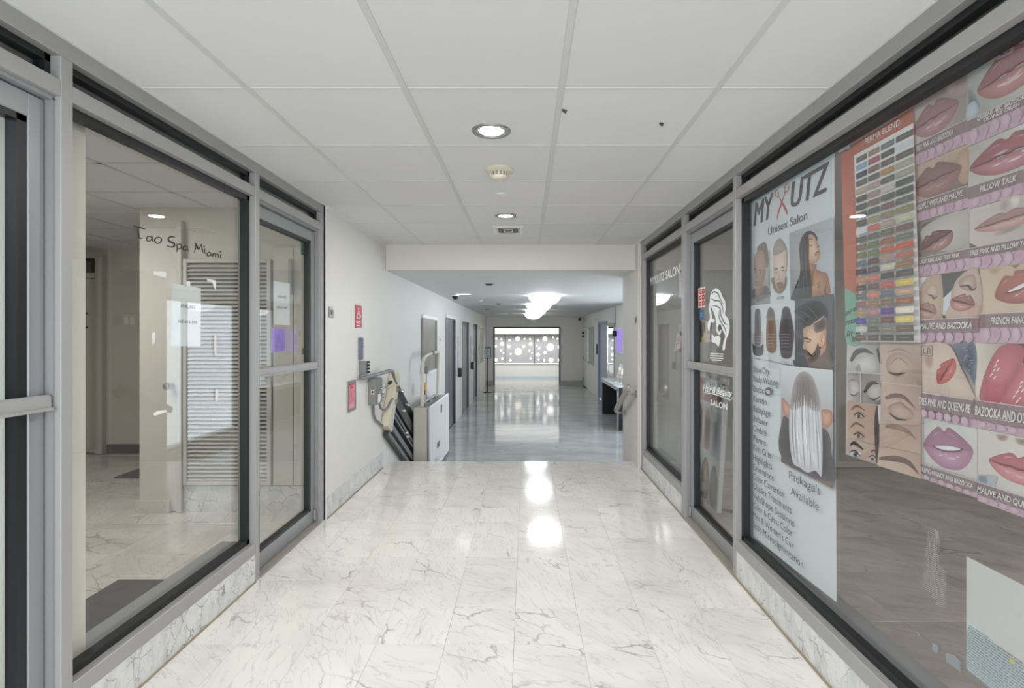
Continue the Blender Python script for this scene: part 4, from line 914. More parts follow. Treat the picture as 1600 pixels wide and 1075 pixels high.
i.stroke(P_(k, [(978, 272), (977, 292), (984, 312)]), [1.4, 1.8, .8], DK); i.ell(*k(975, 258), 1.3, 1.3, DK)
i.stroke(P_(k, [(1022, 304), (1008, 300), (996, 312), (1000, 326), (1016, 324), (1024, 306)]), [1.0, 1.6, 2.0, 1.6, 1.4, 1.0], DK); i.stroke(P_(k, [(1024, 300), (1024, 318), (1032, 330)]), [1.4, 1.8, .8], DK)
i.stroke(P_(k, [(1038, 308), (1036, 334)]), [1.8, 1.4], DK); i.stroke(P_(k, [(1037, 318), (1050, 308), (1056, 320), (1056, 336)]), [1.0, 1.6, 1.8, 1.2], DK); i.stroke(P_(k, [(1057, 320), (1070, 312), (1078, 324), (1078, 340)]), [1.0, 1.6, 1.8, 1.2], DK)
i.stroke(P_(k, [(1094, 316), (1093, 332), (1100, 346)]), [1.4, 1.8, .8], DK); i.ell(*k(1092, 296), 1.3, 1.3, DK)
t = i.build('window_lettering', M['vinyl']); tag(t, 'dark brush lettering naming the spa across the big left window', 'lettering')
def notice(k, q, rows, lab, X):
    i = inkX(X); i.sheet(P_(k, q), (232, 233, 233)); i.quadmap(P_(k, q))
    for s, a, b, c, h in rows: i.text(s, a, c, b, c, h, (34, 34, 38), bold=.02)
    t = i.build('paper_notice', M['print']); tag(t, lab, 'notice', 'available notices'); return t
notice(k, [(748, 527), (952, 562), (950, 985), (732, 985)], [('AVAILABLE', .28, .80, .372, .062), ('305-613-499', .20, .86, .62, .05)], 'white AVAILABLE notice hanging inside the large left window', XL - .0722)
notice(crop(380, 280, 3.84), [(182, 610), (279, 625), (279, 876), (184, 872)], [('AVAILABLE', .24, .76, .372, .06), ('305-613-499', .18, .84, .62, .05)], 'white AVAILABLE notice on the left glass door', XL - .0785)
TP = [([(608, 437), (690, 440), (700, 455), (696, 488), (670, 478), (610, 462)], 'torn tape scrap on the left window above the paper notice'), ([(998, 492), (1062, 506), (1062, 580), (1048, 555), (1035, 518), (998, 512)], 'bent tape scrap at the right of the left window notice'),
      ([(597, 888), (618, 880), (616, 960), (600, 975)], 'vertical tape scrap left of the window notice'), ([(1050, 908), (1064, 905), (1068, 1066), (1054, 1050), (1046, 980)], 'long vertical tape scrap in front of the louvered door'), ([(845, 515), (872, 508), (876, 548), (850, 545)], 'small tape tab holding the top of the window notice')]
for q, lab in TP:
    i = inkX(XL - .0650 if 'tab' not in lab else XL - .0652); i.pixels(); i.sheet(P_(k, q), (222, 222, 219), .0003); t = i.build('tape_scrap', M['vinyl']); tag(t, lab, 'tape', 'tape scraps on the left glass')
k2 = crop(0, 540, 2.0095)
for q, lab in [([(482, 212), (495, 205), (522, 202), (524, 208), (500, 216), (484, 221)], 'tape scrap low in the left window, left of the inner door knob'), ([(676, 138), (684, 136), (684, 174), (676, 176)], 'short tape scrap low on the left window before the louvers'), ([(343, 915), (375, 897), (376, 901), (345, 921)], 'tape scrap near the sill of the left window above the dark mat')]:
    i = inkX(XL - .0650); i.sheet(P_(k2, q), (228, 228, 226), .0003); t = i.build('tape_scrap', M['vinyl']); tag(t, lab, 'tape', 'tape scraps on the left glass')
# purple poster and green sticker on the left door
k3 = crop(380, 280, 3.84)
i = inkX(XL - .0785); q = P_(k3, [(170, 893), (250, 897), (250, 1030), (170, 1042)]); i.sheet(q, (168, 132, 226)); i.quadmap(q)
i.grad(.04, .03, .96, .97, (180, 140, 240), (160, 120, 226), (150, 116, 216), (172, 134, 236), 3)
i.stroke([(.38, .22), (.44, .48), (.36, .60)], [.03, .06, .02], (112, 84, 176)); i.stroke([(.60, .20), (.52, .42), (.66, .56)], [.03, .06, .03], (112, 84, 176)); i.stroke([(.40, .50), (.55, .62), (.72, .60)], [.02, .04, .02], (112, 84, 176))
for a in (.70, .76, .82): i.rect(.25, a, .75, a + .02, (112, 90, 176))
t = i.build('purple_poster', M['print']); tag(t, 'small bright purple poster on the left glass door under the white notice', 'poster')
i = inkX(XL - .0785); q = P_(k3, [(345, 366), (390, 374), (388, 460), (346, 452)]); i.sheet(q, (30, 92, 66)); i.quadmap(q)
i.rect(.10, .10, .90, .28, (70, 132, 104)); i.ell(.48, .50, .28, .13, (72, 136, 106)); i.ell(.48, .50, .15, .07, (30, 92, 66)); i.rect(.15, .74, .85, .80, (76, 136, 108)); i.rect(.2, .86, .8, .91, (76, 136, 108))
t = i.build('door_sticker', M['print']); tag(t, 'green sticker in the top corner of the left glass door', 'sticker')

# ------------------------------------------------------------------ tall white salon poster in the big right window
XP = XR + .078
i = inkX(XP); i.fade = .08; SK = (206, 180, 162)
i.sheet([(1174.5, 313.5), (1303.5, 243.5), (1307, 941), (1177, 839)], (222, 228, 232))
def c1(x, y): return (1165 + x / 6.716, 230 + y / 6.716)
for dx in (-.9, -.45, 0, .45, .9):      # several passes thicken the letters
    i.vp('MY', 1178.4 + dx, 353.2, 1208.4 + dx, 35, (84, 84, 84), shear=.22); i.vp('UTZ', 1236.5 + dx * 1.3, 325.2, 1295.6 + dx * 1.3, 39.5, (84, 84, 84), shear=.22)
RED = (196, 88, 86)
for q in ([(350, 515), (390, 590), (425, 660), (440, 712)], [(408, 505), (375, 600), (345, 690), (330, 762)]): i.stroke(P_(c1, q), [.9, 2.6, 3.2, .4] if q[0][0] == 350 else [.9, 2.4, 2.2, .4], RED)
i.stroke(P_(c1, [(350, 515), (338, 520), (318, 510), (312, 480), (322, 452), (338, 456), (346, 485), (350, 515)]), 1.0, RED); i.stroke(P_(c1, [(408, 505), (420, 472), (440, 466), (456, 440), (452, 400), (434, 388), (418, 410), (416, 450), (412, 490)]), 1.0, RED)
i.vp('Unisex Salon', 1200.8, 367.6, 1261.8, 12, (72, 73, 76))
# before and after heads
def c2(x, y): return (1165 + x / 8.96, 360 + y / 8.96)
i.poly(P_(c2, [(88, 330), (345, 280), (345, 1020), (95, 1045)]), [(206, 212, 216), (190, 194, 196), (150, 152, 150), (150, 152, 150)])
i.blob(P_(c2, [(165, 250), (200, 200), (270, 165), (305, 230), (330, 420), (315, 520), (270, 500), (220, 420), (170, 330)]), (112, 102, 96), (140, 132, 126))
i.blob(P_(c2, [(92, 870), (140, 810), (200, 880), (280, 770), (340, 830), (338, 930), (96, 960)]), (110, 108, 106), (126, 124, 122))
i.blob(P_(c2, [(150, 820), (235, 700), (262, 790), (250, 850), (200, 905), (150, 900)]), (150, 124, 112), (160, 136, 124))
i.blob(P_(c2, [(160, 300), (215, 275), (270, 320), (290, 520), (275, 660), (235, 790), (185, 830), (145, 780), (135, 620), (125, 480), (135, 370)]), (186, 158, 144), (166, 140, 128), cen=c2(190, 480))
for a, b in ((140, 548), (208, 555)): i.stroke(P_(c2, [(a - 18, b + 4), (a + 5, b - 8), (a + 28, b + 6)]), [.5, 1.6, .5], (96, 78, 70)); i.ell(*c2(a + 6, b + 32), 1.6, .8, (84, 70, 66))
i.stroke(P_(c2, [(172, 570), (165, 660), (185, 680)]), [.5, 1.0, .8], (146, 118, 108)); i.stroke(P_(c2, [(150, 755), (180, 768), (215, 755)]), [.4, 1.3, .4], (120, 84, 80)); i.stroke(P_(c2, [(150, 725), (180, 732), (215, 722)]), [.4, 1.0, .4], (110, 92, 86))
i.text('BEFORE', *c2(165, 1000), *c2(275, 985), 4.2, (92, 92, 92))
i.blob(P_(c2, [(385, 660), (560, 640), (582, 720), (540, 840), (480, 885), (420, 850), (378, 740)]), (160, 138, 122), (150, 126, 110))
i.blob(P_(c2, [(390, 300), (420, 180), (480, 115), (540, 165), (580, 270), (590, 420), (570, 580), (545, 760), (490, 850), (440, 790), (405, 640), (385, 460)]), (232, 214, 202), (206, 182, 168), cen=c2(485, 480))
i.blob(P_(c2, [(390, 310), (420, 180), (480, 113), (540, 165), (582, 280), (530, 300), (450, 345), (400, 340)]), (176, 166, 160), (158, 148, 144))
for a, b in ((440, 550), (530, 525)): i.stroke(P_(c2, [(a - 28, b + 2), (a, b - 12), (a + 28, b - 4)]), [.6, 2.0, .8], (70, 60, 56)); i.stroke(P_(c2, [(a - 20, b + 30), (a, b + 38), (a + 22, b + 26)]), [.5, 1.3, .5], (80, 66, 62))
i.stroke(P_(c2, [(488, 560), (480, 680), (495, 700), (512, 690)]), [.4, 1.0, 1.2, .5], (184, 156, 144)); i.blob(P_(c2, [(450, 740), (490, 720), (535, 730), (540, 790), (495, 845), (455, 800)]), (120, 94, 82), (176, 150, 136)); i.blob(P_(c2, [(470, 765), (495, 755), (520, 765), (495, 785)]), (206, 150, 142), (190, 140, 130))
i.text('AFTER', *c2(445, 975), *c2(553, 960), 4.4, (74, 74, 76))
# long haired woman
i.poly(P_(c2, [(625, 42), (1250, -190), (1258, 890), (642, 975)]), [(168, 172, 178), (190, 196, 204), (196, 200, 208), (150, 152, 158)])
i.blob(P_(c2, [(900, 8), (960, 20), (1005, 70), (1020, 130), (980, 300), (960, 600), (940, 940), (660, 975), (690, 860), (760, 700), (780, 520), (765, 250), (800, 100), (850, 30)]), (62, 60, 62), (80, 77, 79), cen=c2(860, 420))
i.blob(P_(c2, [(905, 440), (960, 480), (1005, 470), (1010, 540), (1080, 575), (1150, 600), (1185, 700), (1190, 905), (930, 935), (915, 640)]), (200, 156, 126), (158, 118, 96), cen=c2(1010, 720))
i.blob(P_(c2, [(888, 90), (930, 55), (975, 75), (1005, 130), (1022, 165), (1052, 232), (1045, 260), (1064, 300), (1060, 350), (1045, 400), (1005, 450), (950, 465), (905, 430), (890, 250)]), (232, 204, 182), (184, 146, 120), cen=c2(955, 270))
i.blob(P_(c2, [(890, 60), (905, 200), (900, 420), (930, 640), (940, 935), (800, 955), (800, 700), (810, 300), (840, 80)]), (64, 62, 63), (76, 73, 74), cen=c2(865, 500))
for q in ([(820, 120), (800, 400), (830, 700), (820, 950)], [(870, 200), (860, 500), (890, 900)], [(790, 560), (760, 760), (720, 940)]): i.stroke(P_(c2, q), [.5, 1.2, 1.0, .5], (104, 100, 102))
i.stroke(P_(c2, [(895, 140), (925, 118), (955, 130)]), [.5, 1.6, .6], (70, 50, 42)); i.stroke(P_(c2, [(915, 208), (935, 216), (960, 200)]), [.5, 1.5, .5], (66, 46, 40)); i.stroke(P_(c2, [(990, 60), (1010, 110), (1022, 150)]), [.6, 1.2, .6], (70, 52, 44))
i.stroke(P_(c2, [(1010, 180), (1040, 225), (1000, 240)]), [.5, 1.1, .8], (150, 104, 84)); i.stroke(P_(c2, [(985, 330), (1030, 300), (1062, 285)]), [.6, 1.3, .6], (96, 58, 50)); i.blob(P_(c2, [(985, 345), (1030, 310), (1062, 300), (1058, 330), (1015, 365)]), (206, 150, 134), (190, 134, 118))
i.stroke(P_(c2, [(1010, 480), (950, 620), (960, 780)]), [1.0, 3.0, 1.0], (150, 106, 84)); i.stroke(P_(c2, [(1060, 700), (1030, 800), (1080, 760)]), [.6, 1.6, .5], (150, 108, 88)); i.stroke(P_(c2, [(1150, 760), (1130, 850), (1150, 900)]), [.8, 2.4, 1.0], (122, 84, 66))
# three hair lengths
def c3(x, y): return (1165 + x / 8.6, 465 + y / 8.6)
i.poly(P_(c3, [(90, 108), (690, 40), (690, 920), (95, 800)]), (216, 222, 226))
def tress(q, c, e, lines, sk=None):
    if sk: i.blob(P_(c3, sk[0]), sk[1], sk[2])
    i.blob(P_(c3, q), c, e)
    for a, b, y0, n in lines:
        for k_ in range(n): i.stroke(P_(c3, [(a, y0 + 42 * k_), ((a + b) / 2, y0 - 4 + 42 * k_), (b, y0 + 42 * k_)]), .45, (196, 190, 186))
tress([(180, 150), (215, 190), (225, 420), (215, 640), (145, 640), (140, 420), (145, 190)], (70, 66, 74), (96, 92, 100), [(148, 212, 520, 5)], ([(120, 470), (180, 440), (250, 470), (262, 600), (250, 760), (130, 762), (105, 620)], (206, 200, 178), (186, 184, 170)))
i.blob(P_(c3, [(115, 620), (150, 660), (215, 660), (255, 630), (250, 768), (130, 766)]), (52, 50, 52), (70, 68, 70))
tress([(350, 130), (395, 170), (415, 280), (435, 500), (430, 700), (370, 745), (305, 690), (295, 480), (305, 280), (320, 170)], (110, 84, 70), (136, 110, 94), [(318, 412, 495, 5)])
i.blob(P_(c3, [(350, 130), (395, 170), (412, 290), (305, 290), (320, 170)]), (106, 98, 92), (124, 116, 110))
tress([(565, 118), (610, 150), (640, 270), (675, 480), (660, 640), (630, 800), (510, 798), (480, 600), (475, 470), (500, 280), (520, 160)], (52, 48, 52), (84, 78, 82), [(505, 612, 495, 5)])
for a, b in (([185, 832], 'Sleek'), ([355, 850], 'Wavy'), ([560, 868], 'Curly')): i.text(b, *c3(a[0] - 22, a[1] + 6), *c3(a[0] + 24, a[1] + 12), 2.6, (104, 106, 110))
i.blob(P_(c3, [(660, 850), (680, 835), (692, 850), (690, 905), (670, 908)]), (70, 70, 72), (120, 120, 122))
# man with a tapered cut, in profile
i.poly(P_(c3, [(690, 30), (1215, -50), (1218, 985), (690, 920)]), [(92, 92, 96), (104, 104, 108), (92, 92, 94), (78, 78, 82)])
for q in range(9): i.stroke(P_(c3, [(700 + 14 * q, 430 + 10 * (q % 3)), (730 + 12 * q, 560)]), .5, (122, 122, 126))
i.blob(P_(c3, [(950, 700), (1120, 560), (1190, 800), (1215, 985), (900, 945), (930, 820)]), (126, 112, 102), (98, 90, 84))
i.blob(P_(c3, [(810, 420), (900, 370), (1040, 330), (1120, 420), (1120, 560), (1110, 700), (1040, 780), (940, 860), (870, 860), (845, 800), (835, 720), (800, 665), (815, 600), (810, 520)]), (222, 190, 166), (176, 144, 124), cen=c3(930, 560))
i.blob(P_(c3, [(955, 350), (1090, 250), (1135, 330), (1110, 420), (1020, 470), (965, 460)]), (76, 70, 68), (140, 120, 108))
i.blob(P_(c3, [(800, 370), (740, 250), (690, 180), (800, 90), (930, 40), (1050, 60), (1120, 160), (1135, 260), (1070, 260), (960, 340), (870, 385)]), (48, 47, 48), (78, 77, 78))
for q in ([(760, 180), (860, 230), (960, 320)], [(840, 110), (940, 190), (1010, 290)], [(930, 80), (1020, 160), (1070, 240)], [(730, 240), (800, 290), (880, 360)]): i.stroke(P_(c3, q), [.4, 1.2, .4], (104, 103, 104))
i.stroke(P_(c3, [(950, 340), (1030, 300), (1095, 240)]), [1.0, 1.4, .5], (206, 186, 170))
i.blob(P_(c3, [(1010, 610), (1040, 720), (1010, 820), (930, 880), (880, 870), (850, 800), (830, 700), (850, 700), (900, 770), (950, 740), (990, 680)]), (70, 60, 56), (104, 90, 82), cen=c3(950, 800))
i.stroke(P_(c3, [(815, 545), (860, 548), (925, 575)]), [.8, 2.2, .8], (58, 48, 44)); i.stroke(P_(c3, [(850, 580), (880, 600), (915, 590)]), [.5, 1.3, .5], (66, 52, 48)); i.blob(P_(c3, [(1060, 490), (1100, 490), (1112, 560), (1090, 650), (1050, 660), (1045, 560)]), (214, 172, 150), (176, 138, 120)); i.stroke(P_(c3, [(1075, 520), (1060, 580), (1080, 600)]), [.5, 1.3, .6], (140, 98, 84)); i.ell(*c3(1045, 672), 1.2, 1.5, (52, 46, 46)); i.stroke(P_(c3, [(850, 800), (880, 805), (905, 795)]), [.4, 1.4, .4], (176, 120, 108))
# list of services
LST = [('Blow Dry', 581.4, 1206), ('Body Waxing', 596, 1219.5), ('Botox', 611.5, 1198), ('Keratin', 627, 1201.6), ('Balayage', 642.4, 1207.8), ('Relaxer', 658, 1204), ('Ombr\u00e9', 673.2, 1201.6), ('Perms', 688.4, 1200.8), ('Kids Cuts', 703, 1209), ('Highlights', 718.4, 1210.5), ('Extensions', 733.5, 1213), ('Color Correction', 748, 1230), ('Olaplex Treatments', 763, 1241.4), ('VelaShape Sessions', 778, 1245.7), ('Color & Camo Color', 793, 1243), ("Men & Women's Cur", 808, 1245), ('Scalp Micropigmentation', 823, 1260)]
for s, y, x in LST: i.vp(s, 1181, y, x, 9.6, (74, 76, 80))
i.ell(1204.6, 611.5, 5.2, 6.8, (96, 98, 100), None, 20); i.blob([(1201, 611), (1203, 608.5), (1205, 610), (1206.5, 609.5), (1208.5, 614), (1205.5, 615.5), (1202.5, 613.5)], (186, 188, 190)); i.stroke([(1201.4, 611), (1205, 612.2), (1208.2, 614)], .6, (96, 98, 100))
i.vp("Package's", 1238, 747.5, 1287.5, 12.5, (92, 94, 97)); i.vp('Available', 1240.6, 772.5, 1285, 12.5, (92, 94, 97))
# long silver hair
def c4(x, y): return (1150 + x / 2.56, 540 + y / 2.56)
i.poly(P_(c4, [(193, 78), (402, 98), (402, 572), (193, 465)]), [(190, 196, 200), (186, 192, 196), (116, 104, 98), (92, 84, 80)])
i.blob(P_(c4, [(200, 290), (235, 300), (300, 320), (380, 340), (398, 430), (398, 545), (198, 450)]), (64, 64, 68), (92, 90, 92))
for q in ([(196, 210), (222, 232), (236, 262), (222, 290), (200, 262)], [(352, 262), (398, 262), (400, 310), (366, 332)]): i.blob(P_(c4, q), (190, 152, 134), (150, 118, 104))
i.blob(P_(c4, [(286, 104), (322, 130), (346, 200), (358, 300), (362, 420), (358, 520), (345, 512), (330, 500), (300, 508), (270, 488), (240, 462), (226, 340), (232, 220), (252, 130)]), (214, 216, 220), (176, 178, 184), cen=c4(292, 360))
i.blob(P_(c4, [(286, 104), (322, 130), (346, 200), (350, 255), (330, 262), (290, 240), (250, 258), (230, 250), (236, 200), (252, 130)]), (112, 106, 104), (150, 146, 146), cen=c4(290, 170))
for q in range(11): i.stroke(P_(c4, [(238 + 10 * q, 210 + 14 * abs(q - 5) % 40), (236 + 10.6 * q, 300), (240 + 10.8 * q, 420 + 6 * (q % 3))]), [.4, 2.6, 2.0], (206, 208, 212) if q % 2 else (190, 192, 197))
for q in ([(262, 140), (250, 300), (262, 470)], [(300, 130), (308, 300), (316, 490)], [(280, 150), (280, 320), (290, 490)], [(325, 160), (340, 320), (346, 500)], [(245, 200), (240, 340), (250, 450)]): i.stroke(P_(c4, q), [.4, 1.0, .5], (150, 150, 156))
for q in ([(290, 200), (295, 340), (302, 480)], [(268, 220), (264, 360), (274, 470)], [(335, 260), (352, 400), (354, 500)]): i.stroke(P_(c4, q), [.4, 1.2, .5], (236, 238, 240))
t = i.build('salon_poster', M['print']); tag(t, 'tall white salon poster with red scissors, hairstyle photos and a service list', 'poster')

# ------------------------------------------------------------------ red orange pigment chart
XQ = XR + .0845
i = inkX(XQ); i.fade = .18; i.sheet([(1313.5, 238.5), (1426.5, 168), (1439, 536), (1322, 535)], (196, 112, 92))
i.quadmap([(1313.5, 238.5), (1426.5, 168), (1439, 536), (1322, 535)])
i.pixels(); k5 = crop(1300, 340, 5.373)
i.blob(P_(k5, [(108, 612), (150, 612), (190, 640), (222, 664), (240, 760), (245, 1045), (120, 1045), (114, 800)]), (128, 176, 158))
i.poly([(1334.5, 243), (1427, 192), (1438.9, 535.8), (1345.3, 534.8)], (246, 247, 246))
i.vp('PERMA BLEND.', 1351.5, 226, 1408, 8.8, (255, 244, 238), bold=.012)
for s, a, b in (("ere'", (114, 828), (238, 762)), ('mag', (116, 905), (236, 868)), ('in n', (122, 1000), (240, 968)), ('ine', (168, 1043), (240, 1034))): i.text(s, *k5(*a), *k5(*b), 9, (58, 70, 66), bold=.03, shear=.3)
ROWS = [((110, 98, 88), (160, 130, 105), (115, 122, 130), (95, 92, 88)), ((150, 175, 205), (165, 90, 100), (85, 85, 82), (222, 228, 234)), ((75, 72, 95), (140, 95, 95), (105, 92, 88), (100, 92, 86)), ((100, 100, 88), (95, 95, 86), (175, 135, 90), (175, 168, 150)),
        ((185, 165, 140), (185, 155, 155), (98, 95, 88), (165, 158, 145)), ((85, 85, 82), (160, 135, 135), (200, 185, 185), (82, 84, 80)), ((84, 84, 84), (125, 100, 98), (86, 86, 84), (80, 82, 80)), ((86, 84, 86), (88, 88, 84), (120, 90, 92), (95, 98, 92)), ((90, 88, 86), (150, 140, 110), (140, 125, 100), (135, 130, 95)),
        ((222, 226, 230), (205, 105, 85), (175, 150, 135), (190, 190, 165)), ((90, 95, 88), (105, 100, 96), (105, 105, 85), (115, 85, 85)), ((125, 105, 85), (98, 115, 80), (150, 95, 75), (110, 115, 105)), ((115, 115, 85), (110, 120, 85), (190, 95, 75), (195, 95, 75)), ((90, 105, 125), (95, 65, 68), (170, 140, 130), (175, 105, 95)),
        ((80, 65, 70), (75, 72, 75), (185, 175, 160), (135, 100, 75)), ((170, 125, 95), (185, 100, 95), (75, 68, 68), (78, 76, 74)), ((85, 72, 68), (100, 82, 78), (165, 85, 82), (195, 170, 85)), ((95, 100, 95), (185, 115, 95), (95, 100, 105), (180, 145, 125)), ((135, 95, 98), (145, 110, 80), (105, 90, 78), (125, 88, 72)),
        ((140, 115, 90), (150, 105, 115), (85, 65, 115), (195, 188, 172)), ((75, 72, 130), (95, 102, 88), (95, 68, 68), (190, 170, 95)), ((165, 165, 160), (85, 85, 80), (105, 103, 98), (95, 85, 72)), ((95, 80, 75), (80, 78, 74), (72, 72, 70), (78, 75, 70))]
i.quadmap([(1338.2, 245.5), (1427.6, 198.5), (1438.9, 535.4), (1345.8, 534.2)])
cb = [0, .225, .46, .715, 1.0]
for r, row in enumerate(ROWS):
    for c in range(4):
        a, b = cb[c] + (.012 if c else 0), cb[c + 1] - (.014 if c < 3 else 0); y0, y1 = r / 23 + .006, (r + 1) / 23 - .0075
        i.poly([(a, y0), (b, y0), (b, y1), (a, y1)], row[c])
        if min(row[c]) < 200: i.rect(a + (b - a) * .22, (y0 + y1) / 2 - .002, a + (b - a) * .78, (y0 + y1) / 2 + .002, tuple(min(255, v + 34) for v in row[c]))
t = i.build('pigment_chart', M['print']); tag(t, 'orange pigment colour chart with rows of swatches in the right window', 'poster')

# ------------------------------------------------------------------ lip cards, two columns of six
MAUVE, STRIP, LINE = (138, 116, 120), (202, 168, 184), (226, 216, 218)
def lips(i, x, y, w, h, rot, top, low, dark=(96, 60, 62), shine=(238, 214, 210), teeth=False, openness=.05):
    """closed or parted lips at x, y in card coordinates; w, h half sizes"""
    a = radians(rot)
    def T(u, v): 
        return (x + (u * w * cos(a) - v * h * sin(a) * .9), y + (u * w * sin(a) * .9 + v * h * cos(a)))
    edge_t, edge_l = mixc(top, dark, .35), mixc(low, dark, .30)
    i.blob([T(*p) for p in [(-1, .05), (-.8, .55), (-.4, .92), (0, 1.0), (.45, .90), (.82, .50), (1, 0), (.6, .10), (0, .08), (-.6, .10)]], mixc(low, shine, .22), edge_l, cen=T(0, .48))
    i.blob([T(*p) for p in [(-1, .05), (-.78, -.38), (-.36, -.82), (-.17, -.90), (0, -.70), (.17, -.90), (.36, -.82), (.78, -.40), (1, 0), (.6, .08), (.2, .02), (0, .07), (-.2, .02), (-.6, .10)]], top, edge_t, cen=T(0, -.30))
    if teeth:
        i.blob([T(*p) for p in [(-.62, .04), (-.2, -.06), (.3, -.06), (.66, .02), (.3, .20), (-.2, .22)]], dark)
        i.blob([T(*p) for p in [(-.50, .03), (-.1, -.05), (.30, -.05), (.55, .02), (.25, .13), (-.15, .15)]], (238, 238, 240), (222, 222, 226))
    else: i.stroke([T(-.96, .05), T(-.5, .06), T(-.2, 0), T(0, .06), T(.2, 0), T(.55, .05), T(.96, 0)], [.006, .03 + openness * .2, .022 + openness * .3, .02 + openness * .4, .022 + openness * .3, .03, .006], dark)
    for u, v, r in ((-.30, .42, .09), (.12, .50, .13), (.38, .40, .06), (-.08, .36, .05)): i.blob([T(u - r * 1.6, v), T(u, v - r * .55), T(u + r * 1.6, v - .04), T(u, v + r * .5)], shine, mixc(low, shine, .45))
    i.stroke([T(-.5, -.44), T(-.3, -.6), T(-.15, -.62)], [.005, .02, .006], mixc(top, shine, .5)); i.stroke([T(.15, -.62), T(.32, -.58), T(.5, -.42)], [.005, .02, .006], mixc(top, shine, .4))
XA = XR + .0905
def card(lab, xl, xr, yt, yp, yb, ys, title, art, x=XA, tx=(.12, .80), bold=.03, line2=None, lvl=None):
    """photo from yt to yp at the left edge, caption band to yb, marbled strip to ys (all at xl)"""
    e = lambda xx, yy: (xx, CY + (yy - CY) * (xx - CX) / (xl - CX))
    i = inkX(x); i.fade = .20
    q = [(xl, yt), e(xr, yt), e(xr, ys), (xl, ys)]; i.sheet(q, STRIP, .0012); i.quadmap(q)
    H = ys - yt; p1, b1 = (yp - yt) / H, (yb - yt) / H
    m0 = i.m; i.m = lambda u, v: m0(u, v * p1)
    art(i)
    # trim whatever the drawing spilled over the photo's edge
    i.m = m0
    i.rect(0, p1, 1, b1, MAUVE); i.rect(0, p1 - .006, 1, p1 + .002, LINE)
    for k_ in range(6):
        u = .08 + .15 * k_; i.blob([(u, b1 + .01), (u + .06, b1 + .008), (u + .10, (b1 + 1) / 2), (u + .03, .985), (u - .03, (b1 + 1) / 2)], [(212, 184, 198), (190, 152, 170), (206, 176, 192)][k_ % 3], STRIP)
    for k_ in range(20): i.ell(.05 + .045 * k_, .985, .005, .006, (222, 200, 210), n=8)
    hh = (b1 - p1)
    if line2:
        i.text(title, tx[0], p1 + hh * .48, tx[1], p1 + hh * .48, hh * .36, (232, 228, 230), bold=bold, shear=.18); i.text(line2, tx[0] + .1, p1 + hh * .90, tx[1] - .1, p1 + hh * .90, hh * .32, (232, 228, 230), bold=bold, shear=.18)
    else: i.text(title, tx[0], p1 + hh * .74, tx[1], p1 + hh * .74, hh * .46, (232, 228, 230), bold=bold, shear=.18)
    t = i.build('lip_card', M['print']); tag(t, lab, 'poster', 'lip colour cards'); return t
SKN = (206, 188, 180)
def a1(i):
    i.grad(0, 0, 1, 1, (214, 200, 194), (164, 148, 142), (150, 138, 132), (222, 208, 200), 8, 3); i.blob([(.55, 0), (.95, 0), (1, .45), (.80, .40), (.66, .25)], (186, 160, 152), (176, 156, 150)); i.blob([(.62, .02), (.80, .05), (.82, .25), (.70, .30)], (212, 190, 182), (186, 162, 154))
    lips(i, .45, .60, .43, .38, -6, (168, 124, 126), (178, 130, 132), (112, 72, 76))
def a2(i):
    i.grad(0, 0, 1, 1, (200, 204, 200), (206, 206, 200), (206, 200, 194), (150, 152, 152), 8, 3); i.blob([(0, .35), (.12, .50), (.22, .85), (.10, 1), (0, 1)], (104, 104, 104), (176, 180, 180)); i.blob([(0, .72), (.12, .68), (.17, .92), (0, 1)], (196, 210, 220), (170, 184, 194))
    lips(i, .62, .45, .47, .42, -8, (166, 112, 112), (190, 126, 122), (104, 60, 62)); i.stroke([(.45, .62), (.6, .66), (.78, .54)], [.01, .06, .01], (226, 206, 202))
def b1(i):
    i.grad(0, 0, 1, 1, (190, 164, 148), (200, 170, 148), (92, 84, 76), (196, 172, 156), 8, 3); i.blob([(.82, .20), (1, .1), (1, .9), (.85, .8)], (196, 162, 132), (176, 144, 122))
    lips(i, .44, .54, .46, .44, -8, (140, 106, 100), (158, 114, 110), (88, 58, 56), (186, 150, 146))
def b2(i):
    i.grad(0, 0, 1, 1, (176, 168, 156), (214, 214, 212), (190, 184, 178), (196, 196, 186), 8, 3)
    lips(i, .58, .50, .56, .44, -4, (164, 92, 96), (184, 110, 118), (88, 50, 54), (240, 222, 226)); i.blob([(.35, .46), (.5, .42), (.6, .44), (.5, .50)], (206, 190, 204), (150, 108, 118)); i.ell(.78, .60, .04, .035, (246, 238, 240), (190, 120, 130))
def c1_(i):
    i.grad(0, 0, 1, 1, (112, 110, 106), (196, 194, 188), (176, 172, 166), (110, 106, 102), 8, 3); i.blob([(.08, .06), (.35, -.0), (.45, .08), (.20, .36), (.10, .30)], (84, 80, 76), (140, 136, 130)); i.blob([(.15, .20), (.9, 0), (1, .6), (.8, .95), (.3, .8)], (204, 196, 188), (180, 174, 168))
    lips(i, .42, .62, .34, .30, -32, (120, 84, 80), (168, 120, 116), (74, 48, 48), (230, 206, 202))
def c2_(i):
    i.grad(0, 0, 1, 1, (208, 196, 190), (190, 176, 168), (186, 174, 168), (214, 200, 194), 8, 3); i.blob([(.45, 0), (.56, 0), (.58, .24), (.50, .30), (.44, .20)], (176, 156, 146), (200, 186, 178)); i.blob([(.58, 0), (.70, 0), (.70, .20), (.62, .26)], (232, 222, 216), (206, 192, 184)); i.blob([(.35, .74), (.75, .64), (.72, .76), (.45, .84)], (150, 134, 128), (196, 182, 176)); i.blob([(0, .85), (.12, .98), (0, 1)], (96, 74, 78), (150, 130, 128))
    lips(i, .55, .48, .48, .22, -7, (168, 132, 126), (206, 160, 156), (120, 80, 78), (226, 196, 190))
